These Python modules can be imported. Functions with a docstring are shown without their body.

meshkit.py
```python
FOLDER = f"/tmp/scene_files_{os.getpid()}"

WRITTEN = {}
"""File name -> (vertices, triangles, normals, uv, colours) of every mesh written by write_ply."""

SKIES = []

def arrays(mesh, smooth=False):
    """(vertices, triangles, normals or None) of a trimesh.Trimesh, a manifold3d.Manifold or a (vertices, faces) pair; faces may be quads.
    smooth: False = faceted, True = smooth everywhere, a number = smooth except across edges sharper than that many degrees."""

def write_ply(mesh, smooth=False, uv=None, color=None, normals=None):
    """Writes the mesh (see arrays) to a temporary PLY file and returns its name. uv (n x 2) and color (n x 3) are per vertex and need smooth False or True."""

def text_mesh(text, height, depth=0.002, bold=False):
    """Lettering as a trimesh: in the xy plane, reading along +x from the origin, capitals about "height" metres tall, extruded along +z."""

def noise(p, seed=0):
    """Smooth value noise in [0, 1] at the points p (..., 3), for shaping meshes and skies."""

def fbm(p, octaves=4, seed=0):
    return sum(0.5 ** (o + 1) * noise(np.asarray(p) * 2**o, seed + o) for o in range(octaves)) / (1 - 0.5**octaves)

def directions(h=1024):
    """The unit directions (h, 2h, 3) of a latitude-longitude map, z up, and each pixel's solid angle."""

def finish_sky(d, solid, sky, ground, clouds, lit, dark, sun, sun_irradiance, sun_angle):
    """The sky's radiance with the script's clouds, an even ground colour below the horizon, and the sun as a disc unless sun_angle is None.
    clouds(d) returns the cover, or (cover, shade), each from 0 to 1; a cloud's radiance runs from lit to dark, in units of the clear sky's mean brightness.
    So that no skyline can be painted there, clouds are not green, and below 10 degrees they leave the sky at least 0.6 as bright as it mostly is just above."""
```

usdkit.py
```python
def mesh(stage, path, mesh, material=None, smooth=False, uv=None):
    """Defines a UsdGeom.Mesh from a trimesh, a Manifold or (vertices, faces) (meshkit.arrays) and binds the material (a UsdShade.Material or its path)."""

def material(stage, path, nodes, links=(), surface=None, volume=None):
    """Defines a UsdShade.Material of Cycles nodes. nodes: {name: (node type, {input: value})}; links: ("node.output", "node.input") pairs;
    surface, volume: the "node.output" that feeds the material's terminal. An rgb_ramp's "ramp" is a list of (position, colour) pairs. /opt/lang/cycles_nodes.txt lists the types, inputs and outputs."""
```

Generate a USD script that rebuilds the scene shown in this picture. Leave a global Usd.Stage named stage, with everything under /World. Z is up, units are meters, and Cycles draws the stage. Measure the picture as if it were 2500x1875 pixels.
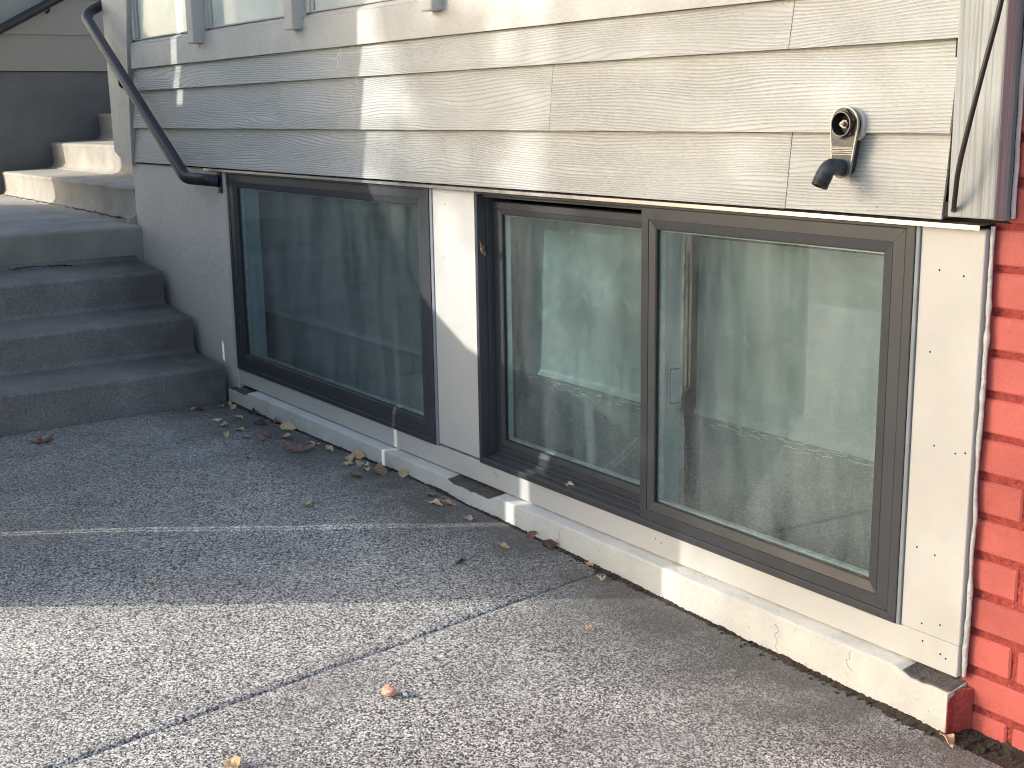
import math, random
import numpy as np
import trimesh
import usdkit, meshkit
from pxr import Usd, UsdGeom, UsdLux, UsdShade, Gf, Sdf

rng = np.random.RandomState(7)
random.seed(7)
stage = Usd.Stage.CreateInMemory()
UsdGeom.SetStageUpAxis(stage, UsdGeom.Tokens.z)
UsdGeom.SetStageMetersPerUnit(stage, 1.0)
UsdGeom.Xform.Define(stage, '/World')
UsdGeom.Scope.Define(stage, '/World/Looks')

# ------------------------------------------------------------------ camera
CAM = np.array([2.162, -1.88, 1.1562])
YAW, PITCH, ROLL = -0.961433820, 0.215113094, -0.0163999207
FPX = 3065.05
EXPOSURE = 1.12
fwd = np.array([math.sin(YAW) * math.cos(PITCH), math.cos(YAW) * math.cos(PITCH), -math.sin(PITCH)])
_r = np.array([math.cos(YAW), -math.sin(YAW), 0]); _u = np.cross(_r, fwd)
right = math.cos(ROLL) * _r + math.sin(ROLL) * _u
up = -math.sin(ROLL) * _r + math.cos(ROLL) * _u
cam = UsdGeom.Camera.Define(stage, '/World/camera')
cam.CreateHorizontalApertureAttr(36.0); cam.CreateVerticalApertureAttr(27.0)
cam.CreateFocalLengthAttr(36.0 * FPX / 2500)
cam.CreateClippingRangeAttr(Gf.Vec2f(0.05, 2000))
cam.CreateExposureAttr(EXPOSURE)
M = Gf.Matrix4d(*right, 0, *up, 0, *(-fwd), 0, *CAM, 1)
cam.AddTransformOp().Set(M)

# ------------------------------------------------------------------ sky and sun
SUN_EL = math.radians(19.5)
TO_SUN_H = np.array([-0.552, -0.834]); TO_SUN_H /= np.linalg.norm(TO_SUN_H)
SUN_ROT = math.atan2(TO_SUN_H[0], TO_SUN_H[1])
dome = UsdLux.DomeLight.Define(stage, '/World/sky')
sky = usdkit.material(stage, '/World/Looks/sky', {
    's': ('sky_texture', {'sky_type': 'single_scattering', 'sun_disc': False, 'sun_elevation': SUN_EL, 'sun_rotation': SUN_ROT, 'aerosol_density': 2.0}),
    'b': ('background_shader', {'strength': 0.15})}, [('s.color', 'b.color')], surface='b.background')
UsdShade.MaterialBindingAPI.Apply(dome.GetPrim()).Bind(sky)
dome.GetPrim().SetCustomDataByKey('kind', 'structure')
sun = UsdLux.DistantLight.Define(stage, '/World/sun')
sun.CreateNormalizeAttr(True); sun.CreateIntensityAttr(0.58); sun.CreateAngleAttr(0.53)
sun.CreateColorAttr(Gf.Vec3f(1.0, 0.978, 0.915))
to_sun = np.array([TO_SUN_H[0] * math.cos(SUN_EL), TO_SUN_H[1] * math.cos(SUN_EL), math.sin(SUN_EL)])
sx = np.cross([0, 0, 1.0], to_sun); sx /= np.linalg.norm(sx); sy = np.cross(to_sun, sx)
sun.AddTransformOp().Set(Gf.Matrix4d(*sx, 0, *sy, 0, *to_sun, 0, 0, 0, 10, 1))

TREE_SEED = 21
# ------------------------------------------------------------------ helpers
used = {}
def numbered(parent, name):
    k = (parent, name); n = used.get(k, 0); used[k] = n + 1
    return name if n == 0 else f'{name}_{n:03d}'
def tag(p, label=None, cat=None, group=None, kind=None):
    for k, v in (('label', label), ('category', cat), ('group', group), ('kind', kind)):
        if v: p.SetCustomDataByKey(k, v)
    return p
def thing(name, label=None, cat=None, loc=(0, 0, 0), group=None, kind=None, parent='/World'):
    parent = str(parent.GetPath()) if hasattr(parent, 'GetPath') else parent
    x = UsdGeom.Xform.Define(stage, parent + '/' + numbered(parent, name))
    x.AddTranslateOp().Set(Gf.Vec3d(*map(float, loc)))
    return tag(x.GetPrim(), label, cat, group, kind)
ORIGIN = {}
def obj(name, mesh, mat, parent='/World', smooth=False, label=None, cat=None, group=None, kind=None, at=None):
    """mesh in world coordinates; parents have only translations, taken off here."""
    pp = str(parent.GetPath()) if hasattr(parent, 'GetPath') else parent
    v, f = (np.array(mesh.vertices), np.array(mesh.faces)) if hasattr(mesh, 'faces') else (np.asarray(mesh[0], float), np.asarray(mesh[1], int))
    if pp != '/World':
        T = UsdGeom.XformCache().GetLocalToWorldTransform(stage.GetPrimAtPath(pp)).ExtractTranslation()
        v = v - np.array(T)
    m = usdkit.mesh(stage, pp + '/' + numbered(pp, name), (v, f), MAT[mat], smooth=smooth)
    return tag(m.GetPrim(), label, cat, group, kind)
def cat_(ms):
    vs, fs, n = [], [], 0
    for m in ms:
        v, f = (m.vertices, m.faces) if hasattr(m, 'faces') else m
        f = np.asarray(f)
        if f.shape[1] == 4: f = np.vstack([f[:, [0, 1, 2]], f[:, [0, 2, 3]]])
        vs.append(np.asarray(v, float)); fs.append(f + n); n += len(v)
    return np.vstack(vs), np.vstack(fs)
def box(x0, x1, y0, y1, z0, z1, b=0.0015):
    if b <= 0:
        return trimesh.creation.box(bounds=[[x0, y0, z0], [x1, y1, z1]])
    p = []
    for x, sx_ in ((x0, 1), (x1, -1)):
        for y, sy_ in ((y0, 1), (y1, -1)):
            for z, sz_ in ((z0, 1), (z1, -1)):
                p += [(x + sx_ * b, y + sy_ * b, z), (x + sx_ * b, y, z + sz_ * b), (x, y + sy_ * b, z + sz_ * b)]
    return trimesh.convex.convex_hull(np.array(p))
def hull(p): return trimesh.convex.convex_hull(np.array(p, float))
def tube(path, r, n=16, caps=True):
    path = np.asarray(path, float); r = np.broadcast_to(r, len(path))
    t = np.gradient(path, axis=0); t /= np.linalg.norm(t, axis=1, keepdims=True)
    a = np.array([0, 0, 1.0]) if abs(t[0][2]) < .9 else np.array([1.0, 0, 0])
    u = np.cross(t[0], a); u /= np.linalg.norm(u)
    rings = []
    for i in range(len(path)):
        u = u - t[i] * (u @ t[i]); u /= np.linalg.norm(u); w = np.cross(t[i], u)
        ang = np.linspace(0, 2 * np.pi, n, endpoint=False)
        rings.append(path[i] + r[i] * (np.cos(ang)[:, None] * u + np.sin(ang)[:, None] * w))
    v = np.vstack(rings); f = []
    for i in range(len(path) - 1):
        for j in range(n):
            k = (j + 1) % n
            f += [(i * n + j, i * n + k, (i + 1) * n + k), (i * n + j, (i + 1) * n + k, (i + 1) * n + j)]
    if caps:
        v = np.vstack([v, path[0], path[-1]]); c0 = len(v) - 2; e = (len(path) - 1) * n
        for j in range(n):
            k = (j + 1) % n
            f += [(c0, k, j), (c0 + 1, e + j, e + k)]
    return v, np.array(f)
def bez(pts, n=24):
    """Catmull-Rom through the points."""
    p = np.asarray(pts, float); p = np.vstack([2 * p[0] - p[1], p, 2 * p[-1] - p[-2]]); out = []
    for i in range(1, len(p) - 2):
        for t in np.linspace(0, 1, n, endpoint=False):
            out.append(0.5 * ((2 * p[i]) + (-p[i - 1] + p[i + 1]) * t + (2 * p[i - 1] - 5 * p[i] + 4 * p[i + 1] - p[i + 2]) * t * t + (-p[i - 1] + 3 * p[i] - 3 * p[i + 1] + p[i + 2]) * t ** 3))
    return np.array(out + [p[-2]])
def fillet(pts, r, n=8):
    pts = [np.array(p, float) for p in pts]; out = [pts[0]]
    for a, b, c in zip(pts, pts[1:], pts[2:]):
        u = a - b; w = c - b; lu, lw = np.linalg.norm(u), np.linalg.norm(w); u /= lu; w /= lw
        ang = math.acos(np.clip(u @ w, -1, 1)); d = min(r / math.tan(ang / 2), lu * .48, lw * .48)
        p0, p1 = b + u * d, b + w * d
        for t in np.linspace(0, 1, n):
            out.append((1 - t) ** 2 * p0 + 2 * t * (1 - t) * b + t * t * p1)
    return np.array(out + [pts[-1]])
def tri2d(poly):
    """Triangles (indices into poly) of a simple outline."""
    import shapely
    poly = np.asarray(poly, float)
    tv, tf = trimesh.creation.triangulate_polygon(shapely.Polygon(poly), engine='earcut')
    idx = np.array([np.argmin(((poly - p) ** 2).sum(1)) for p in np.asarray(tv)[:, :2]])
    tf = idx[np.asarray(tf)]
    return tf[(tf[:, 0] != tf[:, 1]) & (tf[:, 1] != tf[:, 2]) & (tf[:, 0] != tf[:, 2])]
def prism(poly, axis, a0, a1, seg=1, wob=0.0, seed=0, freq=12, cap=True):
    """poly: ccw outline of points (p, q); extruded along axis ('x': (y,z), 'y': (x,z)) from a0 to a1 in seg steps, wobbled by noise."""
    poly = np.asarray(poly, float); n = len(poly); A = np.linspace(a0, a1, seg + 1) if np.isscalar(seg) else np.asarray(seg)
    v = []
    for a in A:
        for p, q in poly:
            v.append((a, p, q) if axis == 'x' else (p, a, q))
    v = np.array(v, float)
    if wob:
        d = np.stack([meshkit.fbm(v * freq + 31.7 * k, 4, seed + k) - .5 for k in range(3)], -1) * 2 * wob
        d[:, 0 if axis == 'x' else 1] *= 0.15
        v = v + d
    f = []
    for i in range(len(A) - 1):
        for j in range(n):
            k = (j + 1) % n
            f += [(i * n + j, i * n + k, (i + 1) * n + k), (i * n + j, (i + 1) * n + k, (i + 1) * n + j)]
    f = np.array(f)
    tri = tri2d(poly)
    if cap:
        e = (len(A) - 1) * n
        f = np.vstack([f, tri[:, ::-1], tri + e])
    m = trimesh.Trimesh(v, f, process=False)
    if m.volume < 0: f = f[:, ::-1]
    return v, f

# ------------------------------------------------------------------ materials
MAT = {}
def mat(name, nodes, links, surface):
    MAT[name] = usdkit.material(stage, '/World/Looks/' + name, nodes, links, surface=surface)
def paint(name, col, rough=.5, var=.06, vscale=3, bump=.0, bscale=120, dirt=0.0, dirtcol=(.12, .1, .08), dscale=25, spec=.4, metallic=0.0, bdist=.002, coarse=0.0):
    """Painted or plain surface: base colour with slow variation, specks of dirt, fine bump."""
    c = np.array(col, float)
    nodes = {'g': ('geometry', {}), 'n': ('noise_texture', {'scale': vscale, 'detail': 5, 'roughness': .6}),
             'r': ('rgb_ramp', {'ramp': [(.3, c * (1 - var)), (.7, np.minimum(c * (1 + var), .95))]}),
             'd': ('noise_texture', {'scale': dscale, 'detail': 6, 'roughness': .7}),
             'dr': ('map_range', {'from_min': .60, 'from_max': .74, 'to_min': 0, 'to_max': dirt, 'clamp': True}),
             'm': ('mix_color', {'blend_type': 'mix', 'b': dirtcol}),
             'rn': ('map_range', {'from_min': .3, 'from_max': .7, 'to_min': rough - .08, 'to_max': min(1, rough + .1)}),
             'p': ('principled_bsdf', {'specular_ior_level': spec, 'metallic': metallic})}
    links = [('g.position', 'n.vector'), ('g.position', 'd.vector'), ('n.fac', 'r.fac'), ('d.fac', 'dr.value'), ('dr.result', 'm.fac'),
             ('r.color', 'm.a'), ('m.result', 'p.base_color'), ('d.fac', 'rn.value'), ('rn.result', 'p.roughness')]
    if bump:
        nodes['bn'] = ('noise_texture', {'scale': bscale, 'detail': 4, 'roughness': .6})
        nodes['b'] = ('bump', {'strength': bump, 'distance': bdist})
        links += [('g.position', 'bn.vector'), ('b.normal', 'p.normal')]
        if coarse:
            nodes['bc'] = ('noise_texture', {'scale': 14, 'detail': 3}); nodes['ad'] = ('math', {'math_type': 'multiply_add', 'value2': coarse})
            links += [('g.position', 'bc.vector'), ('bc.fac', 'ad.value1'), ('bn.fac', 'ad.value3'), ('ad.value', 'b.height')]
        else:
            links += [('bn.fac', 'b.height')]
    mat(name, nodes, links, 'p.BSDF')

def grain_mat(name, col, rough=.5):
    """Painted fibre-cement board with embossed cedar grain: level lines of a stretched noise field, different on each board."""
    c = np.array(col)
    nodes = {
        'g': ('geometry', {}), 'o': ('object_info', {}),
        'off': ('combine_xyz', {}), 'ro': ('math', {'math_type': 'multiply', 'value2': 37.0}),
        'ad': ('vector_math', {'math_type': 'add'}),
        'sep': ('separate_xyz', {}),
        'mp': ('mapping', {'scale': (1.0, 0.0, 6.5)}), 'n1': ('noise_texture', {'scale': 1.0, 'detail': 2.0, 'roughness': .45, 'distortion': .25}),
        'mp2': ('mapping', {'scale': (9.0, 0.0, 30.0)}), 'n2': ('noise_texture', {'scale': 1.0, 'detail': 2.0}),
        'mp3': ('mapping', {'scale': (2.2, 0.0, 9.0)}), 'n3': ('noise_texture', {'scale': 1.0, 'detail': 1.0}),
        'a': ('math', {'math_type': 'multiply', 'value2': 150.0}),           # lines per metre of height
        'b': ('math', {'math_type': 'multiply_add', 'value2': 17.0}),
        'c': ('math', {'math_type': 'multiply_add', 'value2': .4}),
        'fr': ('math', {'math_type': 'fraction'}), 's': ('math', {'math_type': 'subtract', 'value2': .5}), 'ab': ('math', {'math_type': 'absolute'}),
        'gr': ('map_range', {'range_type': 'smoothstep', 'from_min': 0.0, 'from_max': .30, 'to_min': -1.0, 'to_max': 0.0}),
        'amp': ('map_range', {'from_min': .25, 'from_max': .62, 'to_min': .35, 'to_max': 1.0, 'clamp': True}),
        'h': ('math', {'math_type': 'multiply'}),
        'fn': ('noise_texture', {'scale': 420.0, 'detail': 3.0}), 'h2': ('math', {'math_type': 'multiply_add', 'value2': .35}),
        'bp': ('bump', {'strength': 0.75, 'distance': .0024}),
        'cv': ('noise_texture', {'scale': 2.3, 'detail': 6, 'roughness': .65}), 'cr': ('rgb_ramp', {'ramp': [(.25, c * .94), (.75, c * 1.05)]}),
        'cm': ('map_range', {'from_min': -1.0, 'from_max': -.2, 'to_min': .17, 'to_max': 0.0, 'clamp': True}),
        'mx': ('mix_color', {'blend_type': 'mix', 'b': c * .45}),
        'p': ('principled_bsdf', {'roughness': rough, 'specular_ior_level': .35})}
    links = [('o.random', 'ro.value1'), ('ro.value', 'off.x'), ('ro.value', 'off.z'), ('g.position', 'ad.vector1'), ('off.combine', 'ad.vector2')]
    links[3:5] = [('g.position', 'ad.vector1'), ('off.vector', 'ad.vector2')]
    links += [('ad.vector', 'mp.vector'), ('ad.vector', 'mp2.vector'), ('ad.vector', 'mp3.vector'), ('mp.vector', 'n1.vector'), ('mp2.vector', 'n2.vector'), ('mp3.vector', 'n3.vector'),
              ('ad.vector', 'sep.vector'), ('sep.z', 'a.value1'), ('n1.fac', 'b.value1'), ('a.value', 'b.value3'), ('n2.fac', 'c.value1'), ('b.value', 'c.value3'),
              ('c.value', 'fr.value1'), ('fr.value', 's.value1'), ('s.value', 'ab.value1'), ('ab.value', 'gr.value'), ('n3.fac', 'amp.value'),
              ('gr.result', 'h.value1'), ('amp.result', 'h.value2'), ('g.position', 'fn.vector'), ('fn.fac', 'h2.value1'), ('h.value', 'h2.value3'),
              ('h2.value', 'bp.height'), ('bp.normal', 'p.normal'), ('g.position', 'cv.vector'), ('cv.fac', 'cr.fac'), ('h.value', 'cm.value'), ('cm.result', 'mx.fac'),
              ('cr.color', 'mx.a'), ('mx.result', 'p.base_color')]
    mat(name, nodes, links, 'p.BSDF')

GREIGE = (.425, .425, .405)
grain_mat('siding_paint', GREIGE)
# coarse vertical grain of the corner board
mat('corner_board_paint', {
    'g': ('geometry', {}), 'mp': ('mapping', {'scale': (170, 170, 2.2)}), 'n': ('noise_texture', {'scale': 1.0, 'detail': 3, 'roughness': .6}),
    'r': ('rgb_ramp', {'ramp': [(.32, (.19, .195, .19)), (.52, (.31, .32, .31))]}), 'b': ('bump', {'strength': .7, 'distance': .003}),
    'p': ('principled_bsdf', {'roughness': .6})},
    [('g.position', 'mp.vector'), ('mp.vector', 'n.vector'), ('n.fac', 'r.fac'), ('n.fac', 'b.height'), ('b.normal', 'p.normal'), ('r.color', 'p.base_color')], 'p.BSDF')
paint('apron_paint', (.42, .415, .39), .45, .07, 4, bump=.55, bscale=70, dirt=.25, dscale=30, coarse=.8, bdist=.004)
paint('trim_paint', (.475, .462, .43), .62, .035, 2, bump=.12, bscale=240, dirt=.22, dscale=9, dirtcol=(.33, .30, .25))
paint('stucco_paint', (.55, .525, .49), .6, .06, 3, bump=.5, bscale=26, dirt=.2, dscale=7, dirtcol=(.35, .33, .3), bdist=.006)
paint('curb_paint', (.56, .55, .505), .65, .12, 6, bump=.6, bscale=60, dirt=.5, dscale=45, dirtcol=(.2, .18, .14), coarse=1.2, bdist=.004)
paint('bare_concrete', (.10, .092, .08), .9, .3, 40, bump=.9, bscale=150, dirt=.6, dscale=60, dirtcol=(.06, .055, .05), bdist=.004)
paint('bronze_frame', (.037, .040, .0455), .40, .06, 6, bump=.03, bscale=900, dirt=.25, dscale=16, dirtcol=(.066, .068, .072))
paint('jamb_frame', (.075, .078, .076), .4, .06, 6)
paint('gasket', (.012, .012, .014), .5, .1, 5)
paint('vinyl', (.52, .56, .56), .4, .03, 3)
paint('spacer', (.75, .78, .78), .3, .04, 10, metallic=.6)
paint('sealant', (.20, .215, .235), .55, .1, 30, bump=.3, bscale=80)
paint('white_caulk', (.46, .455, .44), .6, .12, 60, bump=.9, bscale=110, dirt=.4, dscale=90, bdist=.004)
paint('flashing', (.34, .33, .335), .34, .12, 8, bump=.08, bscale=60, metallic=.9, dirt=.3, dscale=20, dirtcol=(.2, .18, .17), coarse=2.0)
paint('black_pipe', (.016, .018, .022), .33, .2, 8, bump=.12, bscale=90, dirt=.3, dscale=35, dirtcol=(.05, .045, .04))
paint('cable_black', (.012, .012, .013), .35, .1, 8)
paint('dark_cavity', (.02, .02, .02), .9, .1, 3)
paint('nickel', (.33, .32, .30), .42, .2, 60, bump=.3, bscale=200, metallic=1.0, dirt=.7, dscale=120, dirtcol=(.12, .11, .1))
paint('plate_metal', (.12, .116, .112), .55, .3, 40, bump=.3, bscale=200, metallic=.3, dirt=.8, dscale=70, dirtcol=(.07, .065, .06))
paint('dark_brass', (.055, .052, .048), .4, .2, 60, bump=.3, bscale=200, metallic=.8, dirt=.7, dscale=90, dirtcol=(.02, .03, .035))
paint('old_iron', (.035, .045, .055), .5, .4, 60, bump=.6, bscale=220, dirt=.6, dscale=110, dirtcol=(.09, .10, .10), metallic=.3)
paint('brass', (.24, .215, .185), .5, .15, 60, metallic=1.0)
paint('chalk_white', (.85, .85, .85), .8, .03, 30)
paint('stair_concrete', (.215, .21, .205), .85, .22, 4, bump=.9, bscale=300, dirt=.65, dscale=130, dirtcol=(.20, .20, .20), bdist=.003, coarse=.8)
paint('landing_concrete', (.30, .285, .255), .85, .22, 5, bump=.6, bscale=120, dirt=.45, dscale=14, dirtcol=(.14, .135, .12), coarse=1.0, bdist=.004)
paint('dark_wall_concrete', (.115, .115, .11), .85, .25, 3, bump=.5, bscale=60, dirt=.5, dscale=6, dirtcol=(.19, .19, .18))
paint('cream_board', (.27, .25, .205), .55, .05, 2, bump=.2, bscale=50, dirt=.2, dscale=8, dirtcol=(.24, .22, .18))
paint('mortar_red', (.36, .062, .050), .9, .3, 90, bump=1.0, bscale=330, dirt=.85, dscale=260, dirtcol=(.07, .018, .015), bdist=.006)
paint('plank_paint', (.62, .58, .50), .7, .3, 6, bump=.3, bscale=90)
paint('bark', (.11, .09, .07), .9, .3, 12, bump=.9, bscale=30)
paint('asphalt', (.12, .118, .112), .9, .2, 20, bump=.8, bscale=200)
paint('kerb_concrete', (.30, .29, .27), .85, .15, 10, bump=.4, bscale=120)
paint('ground_soil', (.016, .015, .013), .95, .3, 30, bump=.9, bscale=150)
paint('room_dark', (.012, .012, .013), .9, .1, 2)
paint('soil_debris', (.055, .042, .03), .95, .5, 90, bump=1.0, bscale=260, dirt=.8, dscale=150, dirtcol=(.13, .09, .06), bdist=.008)
paint('moss', (.035, .045, .015), .95, .4, 90, bump=1.0, bscale=300, bdist=.006)
paint('crumb', (.66, .38, .26), .8, .35, 110, bump=.8, bscale=200, dirt=.5, dscale=90, dirtcol=(.75, .55, .45), bdist=.004)
paint('blue_scrap', (.5, .58, .75), .6, .2, 90)

# red painted brick: slow tone, pits
for i, k in enumerate((1.0, .93, 1.06)):
    paint(f'brick_red_{"abc"[i]}', np.array((.43, .092, .076)) * k, .6, .12, 9, bump=.5, bscale=170, dirt=.5, dscale=130, dirtcol=(.30, .04, .03), bdist=.003, coarse=1.0)

# exposed aggregate paving
def aggregate(name, light=(.74, .73, .70), dark=(.046, .045, .046), mid=(.325, .316, .298), scale=310):
    nodes = {
        'g': ('geometry', {}), 'wn': ('noise_texture', {'scale': 150, 'detail': 2}), 'wa': ('vector_math', {'math_type': 'multiply_add', 'vector2': (.006, .006, .006)}),
        'v': ('voronoi_texture', {'scale': scale, 'feature': 'f1', 'randomness': 1.0}), 'sep': ('separate_color', {}),
        'r': ('rgb_ramp', {'ramp': [(0, dark), (.30, np.array(dark) * 1.6), (.46, mid), (.66, np.array(mid) * 1.35), (.84, light), (1, np.minimum(np.array(light) * 1.35, .8))]}),
        'ln': ('noise_texture', {'scale': 5.5, 'detail': 7, 'roughness': .7}), 'lr': ('rgb_ramp', {'ramp': [(.3, (.78, .78, .78)), (.68, (1.12, 1.115, 1.10))]}),
        'mu': ('mix_color', {'blend_type': 'multiply', 'fac': 1.0}),
        'wr': ('noise_texture', {'scale': 2.2, 'detail': 5, 'roughness': .62}), 'wm': ('map_range', {'from_min': .45, 'from_max': .70, 'to_min': .03, 'to_max': .42, 'clamp': True}),
        'sm': ('mix_color', {'blend_type': 'mix', 'b': tuple(np.array(mid) * .95)}),
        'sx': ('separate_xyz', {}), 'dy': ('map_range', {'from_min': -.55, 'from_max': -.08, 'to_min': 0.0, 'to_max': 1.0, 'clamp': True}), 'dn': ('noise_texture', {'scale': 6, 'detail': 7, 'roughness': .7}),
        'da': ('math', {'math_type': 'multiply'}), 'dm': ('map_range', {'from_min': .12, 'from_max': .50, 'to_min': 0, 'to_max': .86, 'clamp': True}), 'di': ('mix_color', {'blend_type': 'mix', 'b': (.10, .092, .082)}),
        'fn': ('noise_texture', {'scale': 700, 'detail': 2}),
        'hh': ('math', {'math_type': 'multiply_add', 'value2': .5}), 'd': ('math', {'math_type': 'multiply', 'value2': -1.0}),
        'bp': ('bump', {'strength': .6, 'distance': .002}), 'p': ('principled_bsdf', {'roughness': .85, 'specular_ior_level': .35})}
    links = [('g.position', 'wn.vector'), ('wn.color', 'wa.vector1'), ('g.position', 'wa.vector3'), ('wa.vector', 'v.vector'), ('v.color', 'sep.color'), ('sep.r', 'r.fac'),
             ('g.position', 'ln.vector'), ('ln.fac', 'lr.fac'), ('r.color', 'sm.a'), ('g.position', 'wr.vector'), ('wr.fac', 'wm.value'), ('wm.result', 'sm.fac'),
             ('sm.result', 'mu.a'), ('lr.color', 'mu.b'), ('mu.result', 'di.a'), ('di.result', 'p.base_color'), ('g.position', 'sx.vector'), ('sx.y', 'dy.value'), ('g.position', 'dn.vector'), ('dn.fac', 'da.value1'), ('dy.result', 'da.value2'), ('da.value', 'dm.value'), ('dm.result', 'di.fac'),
             ('g.position', 'fn.vector'), ('v.distance', 'd.value1'), ('fn.fac', 'hh.value1'), ('d.value', 'hh.value3'), ('hh.value', 'bp.height'), ('bp.normal', 'p.normal')]
    mat(name, nodes, links, 'p.BSDF')
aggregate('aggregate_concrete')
aggregate('stair_aggregate', (.32, .315, .305), (.14, .138, .138), (.232, .228, .222), 380)

# panes
def pane(name, tint, rough=.0, ior=1.5):
    mat(name, {'t': ('transparent_bsdf', {'color': tint}), 'gl': ('glossy_bsdf', {'color': (1, 1, 1), 'roughness': rough}), 'f': ('fresnel', {'IOR': ior}), 'g': ('geometry', {}), 'iv': ('math', {'math_type': 'subtract', 'value1': 1.0}), 'mu': ('math', {'math_type': 'multiply'}), 'm': ('mix_closure', {})},
        [('g.backfacing', 'iv.value2'), ('f.fac', 'mu.value1'), ('iv.value', 'mu.value2'), ('mu.value', 'm.fac'), ('t.BSDF', 'm.closure1'), ('gl.BSDF', 'm.closure2')], 'm.closure')
pane('tinted_glass', (.715, .79, .785), .012, 1.95)
# thin dust on the outer pane
mat('dusty_glass', {'t': ('transparent_bsdf', {'color': (.715, .79, .785)}), 'gl': ('glossy_bsdf', {'color': (.95, 1, 1), 'roughness': .015}), 'f': ('fresnel', {'IOR': 1.95}), 'g': ('geometry', {}),
    'iv': ('math', {'math_type': 'subtract', 'value1': 1.0}), 'mu': ('math', {'math_type': 'multiply'}), 'm': ('mix_closure', {}),
    'mp': ('mapping', {'scale': (9, 9, 2.0)}), 'n': ('noise_texture', {'scale': 1.0, 'detail': 7, 'roughness': .7}), 'nr': ('map_range', {'from_min': .35, 'from_max': .75, 'to_min': .006, 'to_max': .06, 'clamp': True}),
    'sp': ('voronoi_texture', {'scale': 46, 'feature': 'f1'}), 'sr': ('map_range', {'from_min': .03, 'from_max': .055, 'to_min': .5, 'to_max': 0, 'clamp': True}), 'mx': ('math', {'math_type': 'maximum'}),
    'df': ('diffuse_bsdf', {'color': (.62, .64, .62)}), 'o': ('mix_closure', {})},
    [('g.backfacing', 'iv.value2'), ('f.fac', 'mu.value1'), ('iv.value', 'mu.value2'), ('mu.value', 'm.fac'), ('t.BSDF', 'm.closure1'), ('gl.BSDF', 'm.closure2'),
     ('g.position', 'mp.vector'), ('mp.vector', 'n.vector'), ('n.fac', 'nr.value'), ('g.position', 'sp.vector'), ('sp.distance', 'sr.value'), ('sr.result', 'mx.value1'), ('nr.result', 'mx.value2'), ('mx.value', 'o.fac'),
     ('m.closure', 'o.closure1'), ('df.BSDF', 'o.closure2')], 'o.closure')
mat('frosted_film', {
    'g': ('geometry', {}), 'n': ('noise_texture', {'scale': 5, 'detail': 3}), 'r': ('rgb_ramp', {'ramp': [(.3, (.40, .45, .43)), (.7, (.56, .62, .59))]}),
    'n2': ('noise_texture', {'scale': 300, 'detail': 2}), 'b': ('bump', {'strength': .25, 'distance': .001}),
    'p': ('principled_bsdf', {'roughness': .22, 'specular_ior_level': .7, 'coat_weight': .5, 'coat_roughness': .05})},
    [('g.position', 'n.vector'), ('g.position', 'n2.vector'), ('n.fac', 'r.fac'), ('n2.fac', 'b.height'), ('b.normal', 'p.normal'), ('r.color', 'p.base_color')], 'p.BSDF')
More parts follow.
